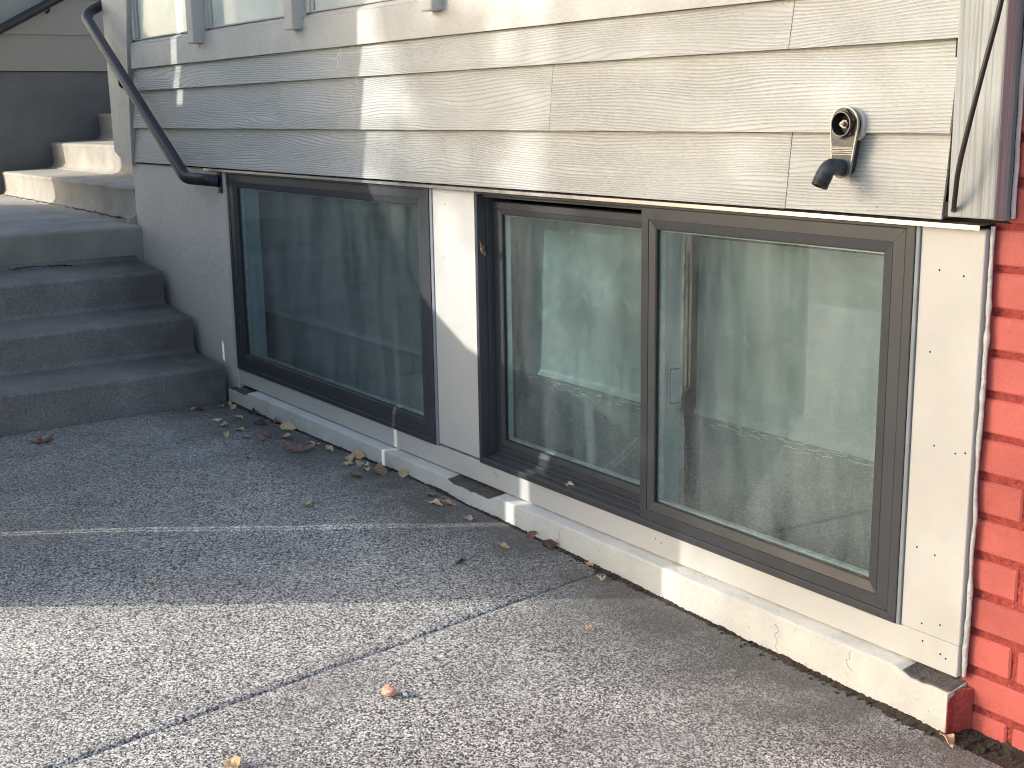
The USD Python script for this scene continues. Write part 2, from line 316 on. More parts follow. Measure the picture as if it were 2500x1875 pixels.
# crumpled sheet behind the lower windows
def sheet_mat(name, c0, c1, rough):
    mat(name, {
        'g': ('geometry', {}), 'n': ('noise_texture', {'scale': 7, 'detail': 6, 'roughness': .62}), 'r': ('rgb_ramp', {'ramp': [(.3, c0), (.7, c1)]}),
        'cr': ('noise_texture', {'scale': 11, 'detail': 5, 'roughness': .55, 'distortion': 1.4, 'type': 'ridged_multifractal'}), 'b': ('bump', {'strength': .4, 'distance': .008}),
        'p': ('principled_bsdf', {'roughness': rough, 'specular_ior_level': .5})},
        [('g.position', 'n.vector'), ('g.position', 'cr.vector'), ('n.fac', 'r.fac'), ('cr.fac', 'b.height'), ('b.normal', 'p.normal'), ('r.color', 'p.base_color')], 'p.BSDF')
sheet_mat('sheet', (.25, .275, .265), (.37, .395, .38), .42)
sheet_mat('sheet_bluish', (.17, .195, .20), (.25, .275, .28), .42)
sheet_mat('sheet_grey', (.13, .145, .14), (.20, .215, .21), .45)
sheet_mat('sheet_gloss', (.55, .57, .54), (.7, .72, .68), .15)

def leaf_mat(name, col, col2):
    mat(name, {'g': ('geometry', {}), 'n': ('noise_texture', {'scale': 90, 'detail': 4}), 'r': ('rgb_ramp', {'ramp': [(.3, col), (.7, col2)]}),
               'p': ('principled_bsdf', {'roughness': .6}), 't': ('translucent_bsdf', {}), 'm': ('mix_closure', {'fac': .25}),
               'n2': ('noise_texture', {'scale': 260, 'detail': 2}), 'b': ('bump', {'strength': .6, 'distance': .002})},
        [('g.position', 'n.vector'), ('g.position', 'n2.vector'), ('n2.fac', 'b.height'), ('b.normal', 'p.normal'), ('n.fac', 'r.fac'), ('r.color', 'p.base_color'), ('r.color', 't.color'), ('p.BSDF', 'm.closure1'), ('t.BSDF', 'm.closure2')], 'm.closure')
leaf_mat('leaf_tan', (0.575, 0.413, 0.263), (0.75, 0.575, 0.4))
leaf_mat('leaf_yellow', (.66, .47, .24), (.78, .60, .36))
leaf_mat('leaf_pale', (0.625, 0.525, 0.362), (0.8, 0.7, 0.5))
leaf_mat('leaf_brown', (0.25, 0.144, 0.0875), (0.375, 0.225, 0.144))
leaf_mat('leaf_dark', (0.075, 0.0438, 0.0312), (0.138, 0.0813, 0.0562))
leaf_mat('leaf_orange', (0.575, 0.362, 0.2), (0.725, 0.5, 0.3))
leaf_mat('leaf_pink', (0.525, 0.362, 0.288), (0.688, 0.512, 0.413))
leaf_mat('leaf_red_brown', (0.3, 0.156, 0.112), (0.425, 0.237, 0.175))
leaf_mat('leaf_green', (.05, .075, .02), (.09, .11, .035))

# ------------------------------------------------------------------ ground
GX = [-8, -3, -2.43, -1.04, .07, .87, 3, 8]; GZ = [.05, .05, .05, .071, .046, .025, -.03, -.12]
def ground(x): return np.interp(x, GX, GZ)
obj('ground', box(-150, 150, -150, -4.2, -.40, -.26, 0), 'asphalt', kind='structure')
# subsoil under the paving, seen in the joint
gx = np.linspace(-9, 9, 37); v = []; f = []
for i, x in enumerate(gx):
    for y in (-3.7, .6): v.append((x, y, ground(x) - .03))
for i in range(len(gx) - 1): f.append((2 * i, 2 * i + 2, 2 * i + 3, 2 * i + 1))
obj('subsoil', (v, np.array(f)), 'ground_soil', kind='structure')
def joint_x(y): return -.108 - .1145 * y
pav = thing('pavement', kind='structure')
def slab(x_of_left, x_of_right, ny=60, nx=110, seed=0):
    ys = np.linspace(-3.6, -.046, ny); V = []; F = []
    for y in ys:
        a, b = x_of_left(y), x_of_right(y)
        e = np.array([0, .0015, .004, .009]); xs = np.concatenate([a + e, np.linspace(a + .03, b - .03, nx), b - e[::-1]])
        zz = ground(xs) + (meshkit.fbm(np.stack([xs * 3, np.full_like(xs, y * 3), xs * 0], -1), 4, 3) - .5) * .006
        drop = np.minimum(np.minimum(xs - a, b - xs), .009); zz = zz - .006 * (1 - drop / .009) ** 2
        row = [(a, y, ground(a) - .05)] + [(x, y, z) for x, z in zip(xs, zz)] + [(b, y, ground(b) - .05)]
        V += row
    n = len(row)
    for i in range(ny - 1):
        for j in range(n - 1):
            F.append((i * n + j, i * n + j + 1, (i + 1) * n + j + 1, (i + 1) * n + j))
    # front and back skirts
    V = np.array(V); k = len(V)
    for i in (0, ny - 1):
        top = V[i * n:(i + 1) * n]; bot = top.copy(); bot[:, 2] = top[:, 2].min() - .01; base = len(V); V = np.vstack([V, bot])
        for j in range(n - 1):
            q = (i * n + j, base + j, base + j + 1, i * n + j + 1); F.append(q if i == 0 else q[::-1])
    return V, np.array(F)
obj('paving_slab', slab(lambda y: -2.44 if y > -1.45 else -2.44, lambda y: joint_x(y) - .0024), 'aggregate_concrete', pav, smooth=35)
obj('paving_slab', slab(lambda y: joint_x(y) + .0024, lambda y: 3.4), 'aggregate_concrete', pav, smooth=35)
obj('paving_slab', slab(lambda y: -8.0, lambda y: -2.452, ny=20, nx=20) if False else box(-8, -2.46, -3.6, -1.62, -.02, .045, .004), 'aggregate_concrete', pav)
obj('kerb', box(-40, 40, -3.78, -3.61, -.3, -.02, .012), 'kerb_concrete', kind='structure')
obj('road', box(-60, 60, -7.99, -3.79, -.25, -.16, 0), 'asphalt', kind='structure')

# ------------------------------------------------------------------ the house
house = thing('house', 'greige clapboard house front with two dark-framed basement windows', 'house')
# sheathing (behind boards), with the two basement window openings left free
def hbox(name, *a, m='trim_paint', b=.0015, **k): return obj(name, box(*a, b), m, house, **k)
hbox('sheathing', -3.44, .905, .022, .10, .955, 2.6, m='dark_cavity', b=0)
hbox('sheathing', -3.44, -2.42, .022, .10, -.1, .954, m='dark_cavity', b=0)
hbox('sheathing', -.905, -.70, .022, .10, -.1, .954, m='dark_cavity', b=0)
hbox('sheathing', .75, .875, .022, .10, -.1, .954, m='dark_cavity', b=0)
hbox('sheathing', -2.419, -.906, .022, .10, -.1, .18, m='dark_cavity', b=0)
hbox('sheathing', -.699, .749, .022, .10, -.1, .18, m='dark_cavity', b=0)
# dark basement room
for a in ((-3.40, .87, 1.5, 1.52, -.2, 1.0), (-3.40, .87, .1, 1.5, -.22, -.2), (-3.40, .87, .1, 1.5, .99, 1.01), (-3.44, -3.401, .1, 1.5, -.2, 1.0), (.871, .90, .1, 1.5, -.2, 1.0), (-.81, -.79, .102, 1.5, -.2, .99)):
    hbox('room_wall', *a, m='room_dark', b=0)
hbox('side_wall', -3.46, -3.441, .0, 4.0, -.1, 2.6, m='stucco_paint', b=0)

# siding boards: (x0, x1, z0, z1)
def board(x0, x1, z0, z1, yb=-.0160, yt=.0010, seed=0, m='siding_paint', name='siding_board', label=None):
    n = max(4, int((x1 - x0) / .06)); t = .0055
    poly = [(yb, z0), (yb + t, z0), (yt + t, z1 + .022), (yt, z1 + .022)]
    xs = np.linspace(x0, x1, n + 1)
    v, f = prism(poly, 'x', x0, x1, seg=xs)
    v = np.array(v); nz = meshkit.fbm(np.stack([v[:, 0] * 2.2, v[:, 0] * 0 + seed, v[:, 0] * 0], -1), 4, seed)
    low = np.abs(v[:, 2] - z0) < .002
    v[low, 2] += (nz[low] - .5) * .0022
    v[:, 1] += (meshkit.noise(np.stack([v[:, 0] * 1.3, v[:, 0] * 0 + seed * 3.3, v[:, 0] * 0], -1), seed + 9) - .5) * .0022
    return obj(name, (v, f), m, house, label=label)
g = .0012
def xl(z): return -3.397 + (z - .945) * .14
rows = [(.9585, 1.105, [(xl(1.0), .438 - g), (.438 + g, .799)]), (1.105, 1.2616, [(xl(1.15), -1.88 - g), (-1.88 + g, -.333 - g), (-.333 + g, .806)]), (1.2616, 1.3545, [(xl(1.3), .435 - g), (.435 + g, .812)])]
k = 0
boards = []
for z0, z1, xs in rows:
    for x0, x1 in xs:
        boards.append(board(x0, x1, z0, z1, seed=k)); k += 1
# the smooth textured apron under the upper sill, a wall board above it
board(xl(1.40), .815, 1.3545, 1.430, yb=-.0160, yt=-.0125, seed=31, m='apron_paint', name='apron_board', label='rough-painted apron board under the upper windows')
obj('upper_sill', prism([(-.0135, 1.4525), (.03, 1.4525), (.03, 1.478), (.012, 1.4695), (-.009, 1.4575)], 'x', -3.34, .815, seg=60, wob=.0012, seed=5, freq=9), 'apron_paint', house, smooth=40)
# faint chalk marks on the second board from the top
def ribbon(pts, w=.0011, y=-.0160):
    p = bez([(a, 0, b) for a, b in pts], 8); V = []; F = []
    for i in range(len(p)):
        t = p[min(i + 1, len(p) - 1)] - p[max(i - 1, 0)]; t = t / (np.linalg.norm(t) + 1e-9); nrm = np.array([-t[2], 0, t[0]]) * w / 2
        for s in (1, -1):
            q = p[i] + s * nrm; V.append((q[0], y + (q[2] - 1.2616) * .148 - .0006, q[2]))
    for i in range(len(p) - 1): F.append((2 * i, 2 * i + 1, 2 * i + 3, 2 * i + 2))
    return V, np.array(F)
cx, cz = -1.435, 1.322
marks = [[(-.075, -.004), (-.05, 0), (-.02, -.003), (-.012, .000), (.010, .022), (.016, .030)], [(-.014, -.006), (.0, .008), (.014, .029), (.022, .012), (.016, -.004), (.004, -.012), (-.004, .002), (.006, .012), (.016, .026)], [(-.004, -.002), (.004, -.03), (.010, -.018), (.020, .006), (.028, .014)], [(.0, -.012), (.006, -.034), (.008, -.036)]]
obj('chalk_scribble', cat_([ribbon([(cx + a, cz + b) for a, b in s], .0013 if i < 2 else .0009) for i, s in enumerate(marks)]), 'chalk_white', house)
# nail marks
nails = [(.405, 1.347), (.420, 1.348), (.12, 1.343), (.3, 1.335), (.66, .972), (-.45, 1.343)]
for a, b in nails:
    s = trimesh.creation.icosphere(1, .0028); s.vertices[:, 1] *= .4; s.apply_translation((a, -.0155 + (b - (1.2616 if b > 1.2 else .9585)) * (.148 if b > 1.2 else .101) + .0004, b)); obj('nail_head', s, 'sealant', house)

# left corner post of the bay
P = [(-3.527, .943), (-3.398, .945), (-3.345, 1.45), (-3.295, 1.66), (-3.25, 2.2), (-3.527, 2.2)]
poly = __import__('shapely').Polygon(P)
pm = trimesh.creation.extrude_polygon(poly, .026, engine='earcut'); pm.vertices = np.stack([pm.vertices[:, 0], -.024 + pm.vertices[:, 2], pm.vertices[:, 1]], -1); pm.invert()
obj('corner_post', pm, 'apron_paint', house)
obj('corner_post', hull([(x, y, z) for y in (-.012, .012) for x, z in ((-3.66, 1.0), (-3.5295, .948), (-3.5295, 2.2), (-3.68, 2.2))]), 'apron_paint', house)
# right corner board with its return
hbox('corner_board', .8215, .9115, -.031, -.004, .9655, 2.2, m='corner_board_paint', b=.002)
hbox('corner_board_return', .887, .9095, -.0035, .0185, .962, 2.2, m='corner_board_paint', b=.001)
hbox('corner_sealant', .8135, .8205, -.012, -.003, .99, 2.2, m='trim_paint', b=.001)
hbox('corner_backing', .80, .886, -.0035, .0215, 1.0, 2.2, m='dark_cavity', b=0)
# upper windows: batten fins, stops, panes
for i, (x0, x1) in enumerate(((-2.5655, -2.5055), (-1.717, -1.657), (-.865, -.805), (.0, .06))):
    zb = 1.4195
    v, f = prism([(x0, zb), (x1, zb), (x1, 2.2), (x0, 2.2)], 'y', -.052, .02, seg=2)
    V = np.array(v); low = V[:, 2] < zb + .01; V[low, 2] += (rng.rand(low.sum()) - .5) * .004
    hbox('batten', x0, x1, -.052, .018, zb, 2.2, m='apron_paint', b=.003)
    hbox('window_stop', x1 + .0006, x1 + .028, -.004, .022, 1.4705, 2.2, m='apron_paint', b=.002)
    hbox('window_stop', x0 - .026, x0 - .0006, -.004, .022, 1.4715, 2.2, m='apron_paint', b=.002)
for i, (x0, x1) in enumerate(((-3.287, -2.592), (-2.4765, -1.744), (-1.628, -.892), (-.776, -.027))):
    w = thing('upper_window', parent=house)
    obj('frosted_pane', box(x0, x1, .0125, .0165, 1.4712, 2.2, 0), 'frosted_film', w)
    obj('putty_bead', box(x0, x1, .004, .0122, 1.4705, 1.4765, .002), 'apron_paint', w)
    obj('side_bead', box(x0, x0 + .012, .003, .0122, 1.477, 2.2, .002), 'apron_paint', w)
hbox('window_stop', -3.315, -3.2875, -.006, .022, 1.4705, 2.2, m='apron_paint', b=.002)

# drip flashing above the basement windows
fl = [(-.0165, .9475), (-.0160, .9475), (-.0155, .9570), (.0215, .9585), (.0215, .9565), (-.0145, .9552)]
obj('drip_flashing', prism([(-.0178, .9448), (-.0168, .9448), (-.0162, .9518), (.0215, .9530), (.0215, .9540), (-.0172, .9528)], 'x', -2.585, .877, seg=40, wob=.0006, seed=3, freq=2.2), 'flashing', house, smooth=25)

# trim boards
hbox('pier_board', -.9115, -.6895, .0, .0215, .1945, .9445)
hbox('end_board', .7485, .8775, .0, .0215, .1875, .9445)
hbox('lower_trim_board', -2.43, .8775, -.0012, .0215, .126, .1868)
# stucco left of the first window, down along the stairs
hbox('stucco_wall', -3.44, -2.394, -.004, .0215, -.1, .9515, m='stucco_paint', b=.003)
hbox('window_casing_edge', -2.42, -2.3935, -.0052, -.0042, .187, .9455, m='trim_paint', b=0)
# small nail holes in the trim
for a, b in ((.79, .868), (.84, .862), (.775, .35), (.815, .345), (.795, .205), (.835, .215), (.84, .16), (.852, .155), (.80, .172), (-.86, .75), (-.845, .90), (-.62, .17), (-.61, .165), (.05, .165), (.07, .16), (.80, .55), (.845, .545), (.865, .55), (.78, .72)):
    s = trimesh.creation.icosphere(1, .0019); s.vertices[:, 1] *= .35; s.apply_translation((a, -.0003 if b > .19 else -.0015, b)); obj('nail_hole', s, 'dark_cavity', house)

# foundation curb: rounded top edge, broken away in three places
CHIPS = ((-.835, -.575, .017), (.765, .925, .0125), (-2.47, -2.235, .016))
def chip(x):
    d = 0
    for a, b, s in CHIPS:
        d = max(d, s * np.clip(min((x - a), (b - x)) / .035, 0, 1))
    return d * (.85 + .5 * (meshkit.fbm(np.array([[x * 40, 7.7, 0]]), 3, 6)[0] - .2))
def curb_ring(x, lift=0.0):
    """front-to-back line of the curb's top at x: (y, z) pairs."""
    c = chip(x); nn = (meshkit.fbm(np.array([[x * 9, 1.3, 0]]), 4, 2)[0] - .5) * .5; zt = .1185 + nn * .003
    return [(-.0353 + nn * .003, zt - .0042 - c * .75), (-.0338 + nn * .003 + c * .12, zt - .0006 - c * .95), (-.0290, zt + .0004 - c * 1.05), (-.012, zt + .0016 - c * 1.05), (.0, .1210 - c * .95), (.0205, .1236 - c * .8)]
xs = np.concatenate([np.arange(-2.428, .884, .006), [.884]]); V = []
for x in xs:
    V += [(x, y, z) for y, z in [(-.036, -.1), (-.0357, .03)] + curb_ring(x) + [(.021, -.1)]]
V = np.array(V); n = 9; F = []
for i in range(len(xs) - 1):
    for j in range(n):
        k2 = (j + 1) % n; F += [(i * n + j, (i + 1) * n + j, (i + 1) * n + k2), (i * n + j, (i + 1) * n + k2, i * n + k2)]
for j in range(1, n - 1): F += [(0, j, j + 1), ((len(xs) - 1) * n, (len(xs) - 1) * n + j + 1, (len(xs) - 1) * n + j)]
F = np.array(F)
if trimesh.Trimesh(V, F, process=False).volume < 0: F = F[:, ::-1]
obj('foundation_curb', (V, F), 'curb_paint', house, smooth=50)
obj('painted_end', hull([(x, y, z) for x in (.8845, .8862) for y, z in ((-.0352, -.05), (-.0350, .03), (-.0345, .088), (-.030, .096), (-.012, .1), (.0195, .1), (.0195, -.05))]), 'mortar_red', house, label='curb end painted brick red')
obj('mortar_fillet', hull([(x, y, z) for z in (-.05, .108) for x, y in ((.8864, -.0165), (.8864, .0195), (.9005, .0195), (.893, -.004))]), 'mortar_red', house)
for a, b, s in CHIPS:
    X = np.arange(max(a + .016, -2.425), min(b - .016, .8825), .003); V = []; F = []
    for x in X:
        R_ = curb_ring(x)[1:]; e = .0025 * (meshkit.fbm(np.array([[x * 120, 1, 3]]), 3, 4)[0])
        for j, (y, z) in enumerate(R_):
            r3 = meshkit.fbm(np.array([[x * 130, y * 130, 2.0]]), 3, 4)[0]
            V.append((x, y + (.0008 + e if j == 0 else 0), z + .0012 + .0035 * r3 * (j > 0)))
    m_ = len(R_)
    for i in range(len(X) - 1):
        for j in range(m_ - 1): F.append((i * m_ + j, (i + 1) * m_ + j, (i + 1) * m_ + j + 1, i * m_ + j + 1))
    obj('broken_edge', (np.array(V), np.array(F)), 'bare_concrete', house, label='bare concrete where the painted curb edge has broken off')

rw = np.random.RandomState(12)
for xc, z0_, z1_ in ((.47, .04, .10), (.66, .07, .112), (-.28, .06, .1)):
    q = bez([(xc + rw.normal(0, .004), -.0362, z) for z in np.linspace(z0_, z1_, 6)], 5)
    obj('hairline_crack', tube(q + rw.normal(0, .0005, q.shape) * np.array([1, .1, 1]) + np.array([0, .0006, 0]), .0004, 4), 'bare_concrete', house)
for k in range(12):
    xc, zc_ = rw.uniform(-2.2, .85), (rw.uniform(.035, .06) if k % 2 else rw.uniform(.06, .11)); r0 = rw.uniform(.0015, .0045)
    p_ = [(xc + r0 * rw.uniform(.5, 1.2) * math.cos(a), y, zc_ + r0 * 1.2 * rw.uniform(.5, 1.2) * math.sin(a)) for a in np.arange(9) * .698 for y in (-.0366, -.034)]
    obj('paint_flake', hull(p_), 'chalk_white' if k % 4 == 0 else 'white_caulk', house)

# basement windows
def member(side, R, w, prof, gap=.0003):
    """Mitred frame member. R outer rect (x0,x1,z0,z1); w insets (l,r,b,t); prof [(t,y)] closed outline."""
    x0, x1, z0, z1 = R; wl, wr, wb, wt = w; rings = [[], []]
    for t, y in prof:
        L, Rr, B, T = x0 + t * wl, x1 - t * wr, z0 + t * wb, z1 - t * wt
        if side == 'l': a, b = (L, y, B + gap), (L, y, T - gap)
        elif side == 'r': a, b = (Rr, y, B + gap), (Rr, y, T - gap)
        elif side == 'b': a, b = (L + gap, y, B), (Rr - gap, y, B)
        else: a, b = (L + gap, y, T), (Rr - gap, y, T)
        rings[0].append(a); rings[1].append(b)
    n = len(prof); v = np.array(rings[0] + rings[1]); f = []
    for j in range(n):
        k = (j + 1) % n; f += [(j, k, n + k), (j, n + k, n + j)]
    tri = tri2d(prof)
    f = np.vstack([f, tri, tri[:, ::-1] + n])
    if trimesh.Trimesh(v, f, process=False).volume < 0: f = f[:, ::-1]
    return v, f
def frame(parent, R, w, prof, m, names=('stile', 'stile', 'bottom_rail', 'top_rail'), sides='lrbt'):
    for s, nm in zip('lrbt', names):
        if s in sides: obj(nm, member(s, R, w, prof), m, parent)
def sash_prof(y0, y1=None, d=.03):
    # flat outer face, fine groove, inner part stepping back to the glass
    y1 = y0 + d
    return [(0, y1), (0, y0 + .0012), (.03, y0), (.545, y0), (.553, y0 + .0022), (.575, y0 + .0022), (.583, y0 + .0008), (.96, y0 + .0048), (1, y0 + .0062), (1, y1)]
def outer_prof(y0, y1): return [(0, y1), (0, y0 + .001), (.08, y0), (.92, y0), (1, y0 + .001), (1, y1)]
def glazing(parent, G, y, w=.011, d=.020):
    """double pane with a bright spacer and a black gasket; G the clear rectangle."""
    x0, x1, z0, z1 = G
    frame(parent, (x0 - .004, x1 + .004, z0 - .004, z1 + .004), (.0055,) * 4, [(0, y + .003), (0, y - .004), (1, y - .0035), (1, y + .003)], 'gasket', ('gasket',) * 4)
    obj('pane', box(x0 - .003, x1 + .003, y + .0032, y + .0062, z0 - .003, z1 + .003, 0), 'dusty_glass', parent)
    frame(parent, (x0 - .003, x1 + .003, z0 - .003, z1 + .003), (.0085,) * 4, [(0, y + d), (0, y + .0064), (1, y + .0064), (1, y + d)], 'spacer', ('spacer',) * 4)

# first window: one large sash in view
W1 = thing('basement_window', parent=house, label='left basement window of one fixed sash beside the handrail bracket')
frame(W1, (-2.3925, -.926, .187, .9455), (.020, .022, .0165, .008), outer_prof(-.0065, .09), 'bronze_frame', ('jamb', 'jamb', 'frame_sill', 'frame_head'))
frame(W1, (-2.3715, -.9485, .2042, .9368), (.062, .050, .0505, .047), sash_prof(-.0045, d=.032), 'bronze_frame')
G1 = (-2.309, -.999, .2552, .8893)
glazing(W1, G1, .006)
frame(W1, (-2.3715, -.9485, .2042, .9368), (.062, .050, .017, .047), [(0, .085), (0, .030), (1, .030), (1, .085)], 'vinyl', ('inner_stile', 'inner_stile', 'inner_rail', 'inner_rail'))
# second window: slider, left sash set back in its track, right sash flush
W2 = thing('basement_window', parent=house, label='right basement sliding window with set-back left sash')
frame(W2, (-.6885, .7395, .187, .9455), (.0135, .0195, .0165, .008), outer_prof(-.0065, .10), 'bronze_frame', ('jamb', 'jamb', 'frame_sill', 'frame_head'))
# stepped track seen left of the sash, on the sill and under the head
obj('track', box(-.6745, -.0055, .0125, .10, .2038, .2095, .0008), 'bronze_frame', W2)
obj('track', box(-.6745, -.0055, .0345, .10, .2096, .2185, .0008), 'bronze_frame', W2)
obj('track', box(-.6745, -.0055, .010, .10, .9285, .9372, .0008), 'bronze_frame', W2)
obj('track', box(-.6748, -.6690, .022, .10, .2186, .9284, .0008), 'bronze_frame', W2)
R = (-.6675, .002, .2188, .9145)
frame(W2, R, (.0325, .016, .0345, .031), sash_prof(.041, d=.030), 'bronze_frame')
GL = (-.6345, -.012, .2543, .8828)
glazing(W2, GL, .0510)
obj('interlock', box(-.0042, .002, .006, .0405, .2045, .93, .0008), 'gasket', W2)
R2 = (-.0045, .7192, .2042, .9368)
frame(W2, R2, (.0445, .0500, .0470, .046), sash_prof(-.0045, d=.032), 'bronze_frame')
GR = (.0405, .6688, .2520, .8902)
glazing(W2, GR, .006)
frame(W2, R2, (.0445, .050, .016, .046), [(0, .078), (0, .030), (1, .030), (1, .078)], 'vinyl', ('inner_stile', 'inner_stile', 'inner_rail', 'inner_rail'))
# latch on the inner stile
obj('latch', box(.0402, .0462, .036, .0775, .470, .578, .0015), 'vinyl', W2)
obj('latch_gap', box(.0463, .0467, .0415, .0725, .482, .566, .0001), 'gasket', W2)
obj('latch_lever', box(.0464, .0500, .0430, .0710, .485, .563, .001), 'vinyl', W2)
# weep hole covers on the sills
for a in (-.655, .690):
    obj('weep_cover', box(a - .02, a + .012, -.0082, -.0067, .1895, .1945, .0005), 'bronze_frame', W2)
obj('weep_cover', box(-.975, -.945, -.0082, -.0067, .1895, .1945, .0005), 'bronze_frame', W1)
# sealant strips beside the frames
hbox('sealant_strip', -.9255, -.9122, -.003, .0215, .187, .9455, m='sealant', b=.001)
hbox('sealant_strip', .740, .7482, -.0045, .0215, .187, .9455, m='sealant', b=.001)
# white caulk between end board and brick
cz_ = np.arange(.128, .955, .006)
pth = np.stack([.8845 + (meshkit.fbm(np.stack([cz_ * 14, cz_ * 0, cz_ * 0], -1), 4, 3) - .5) * .006, .0105 + cz_ * 0, cz_], -1)
rad = .0043 + (meshkit.fbm(np.stack([cz_ * 33, cz_ * 0, cz_ * 0 + 4], -1), 4, 8) - .5) * .005
obj('caulk_bead', tube(pth, rad, 10), 'white_caulk', house, smooth=True)
cz_ = np.arange(.965, 1.6, .006)
pth = np.stack([.9175 + (meshkit.fbm(np.stack([cz_ * 14, cz_ * 0, cz_ * 0], -1), 4, 3) - .5) * .006, .0145 + cz_ * 0, cz_], -1)
obj('caulk_bead', tube(pth, .0040, 8), 'white_caulk', house, smooth=True)
# the black hole where the cable goes in
hbox('cable_hole', .8005, .8205, -.0115, -.0032, .962, .9885, m='dark_cavity', b=0)

# ------------------------------------------------------------------ sheets hung behind the basement glass
def sheet(x0, x1, z0, z1, y, seed, amp=.016, tilt=.0, edge=.0):
    xs = np.linspace(x0, x1, 90); zs = np.linspace(z0, z1, 70); F = []
    X, Z = np.meshgrid(xs, zs); V = np.stack([X, np.full_like(X, y) + (Z - z0) * tilt, Z], -1).reshape(-1, 3)
    fold = meshkit.fbm(np.stack([V[:, 0] * 5, V[:, 2] * 2.2, V[:, 0] * 0], -1), 4, seed)
    crump = np.abs(meshkit.fbm(np.stack([V[:, 0] * 16, V[:, 2] * 16, V[:, 0] * 0], -1), 3, seed + 5) - .5)
    V[:, 1] += (fold - .5) * amp + crump * amp * .7
    # rolled lower hem
    V[:, 1] -= edge * np.exp(-((V[:, 2] - z0) / .008) ** 2)
    n = len(xs)
    for i in range(len(zs) - 1):
        for j in range(n - 1): F.append((i * n + j, i * n + j + 1, (i + 1) * n + j + 1, (i + 1) * n + j))
    return V, np.array(F)
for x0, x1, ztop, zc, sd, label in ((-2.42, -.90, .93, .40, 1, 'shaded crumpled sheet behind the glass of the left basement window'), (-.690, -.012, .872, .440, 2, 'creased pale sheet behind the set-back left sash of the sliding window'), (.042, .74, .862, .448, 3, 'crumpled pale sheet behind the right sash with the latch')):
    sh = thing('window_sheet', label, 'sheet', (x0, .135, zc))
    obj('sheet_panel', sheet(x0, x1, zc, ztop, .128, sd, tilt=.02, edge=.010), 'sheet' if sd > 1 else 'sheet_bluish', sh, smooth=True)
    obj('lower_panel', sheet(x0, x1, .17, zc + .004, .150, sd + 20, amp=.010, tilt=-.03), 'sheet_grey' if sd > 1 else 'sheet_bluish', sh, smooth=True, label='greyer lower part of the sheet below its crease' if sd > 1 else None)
    hem = [(x, .124 + .006 * meshkit.noise(np.array([[x * 9, 0, sd]]))[0], zc + .006 * (meshkit.noise(np.array([[x * 5, 1, sd]]))[0] - .5)) for x in np.linspace(x0 + .004, x1 - .004, 60)]
    obj('hem', tube(hem, .0022 if sd > 1 else .0010, 8), 'sheet' if sd > 1 else 'sheet_bluish', sh, smooth=True)
    if sd > 1:
        rw = np.random.RandomState(sd); wr = []
        for k in range(46):
            L = rw.uniform(.008, .05); a = rw.uniform(x0 + .03, x1 - .06); dz = abs(rw.normal(0, .012)); y = .1300
            p = [(a + L * t, y + .003 * rw.rand(), zc - .006 - dz + .004 * rw.normal() * t) for t in (0, .35, .7, 1)]
            wr.append(tube(p, [.0002, .0008, .0007, .0002], 5))
        obj('wrinkle', cat_(wr), 'sheet_gloss', sh, smooth=True)

# ------------------------------------------------------------------ brick wall
bw = thing('brick_wall', 'bright red painted brick wall at the right edge', 'brick wall', (.868, .02, -.05))
mx = np.arange(.870, 1.30, .003); mz = np.arange(-.1, 1.36, .003); X, Z = np.meshgrid(mx, mz)
rn = meshkit.fbm(np.stack([X * 160, Z * 160, X * 0], -1), 2, 3); V = np.stack([X, .0262 + (rn - .5) * .006, Z], -1).reshape(-1, 3); n = len(mx)
i_, j_ = np.meshgrid(np.arange(len(mz) - 1), np.arange(n - 1), indexing='ij'); a_ = (i_ * n + j_).ravel()
obj('mortar', (V, np.stack([a_, a_ + 1, a_ + n + 1, a_ + n], 1)), 'mortar_red', bw, smooth=True)
obj('wall_core', box(.872, 2.75, .030, .12, -.2, 2.0, 0), 'mortar_red', bw)
z = .951 - 14 * .07355; row = 0; nb = 0
while z < 1.95:
    h = .07355 - .0145; zc0 = z + .0072; zc1 = zc0 + h
    par = round((z - .285) / .07355) % 2 == 0
    x = .868; L = .101 if par else .206
    while x < 2.7 and nb < 290:
        a = x + (0 if x > .869 else .0); b_ = x + L
        w = rng.uniform(-.0012, .0012, 4)
        obj('brick', box(a + w[0] * .5, b_ + w[1], .020 + abs(w[2]), .06, zc0 + w[3], zc1 + w[0], .0032), f'brick_red_{random.choice("abc")}', bw); nb += 1
        x = b_ + .0118; L = .2005
    z += .07355; row += 1

# ------------------------------------------------------------------ stairs
st = thing('entry_stairs', 'grey concrete entry stairs climbing left beside the house wall', 'stairs', (-2.45, -.02, .05))
NX = [-2.4445, -2.7575, -3.066, -3.389]; TZ = [.1935, .3475, .5065, .677]; BZ = [.0, .205, .365, .527]
YEND, YOUT = -.0385, -1.42
def step_poly(xn, zt, xb, zb, base, rise_in=.004):
    r = .014; P = [(xn - .012, base), (xn - rise_in, base), (xn, zt - r)]
    for a in np.linspace(0, math.pi / 2, 6)[1:]: P.append((xn - r + r * math.cos(a), zt - r + r * math.sin(a)))
    # back: cove up into the next riser
    rc = .022
    P += [(xb + rc, zb - .0005)]
    for a in np.linspace(0, math.pi / 2, 5)[1:]: P.append((xb + rc - rc * math.sin(a) + .002, zb + rc - rc * math.cos(a)))
    P += [(xb - .012, zb + rc), (xb - .012, base)]
    return P
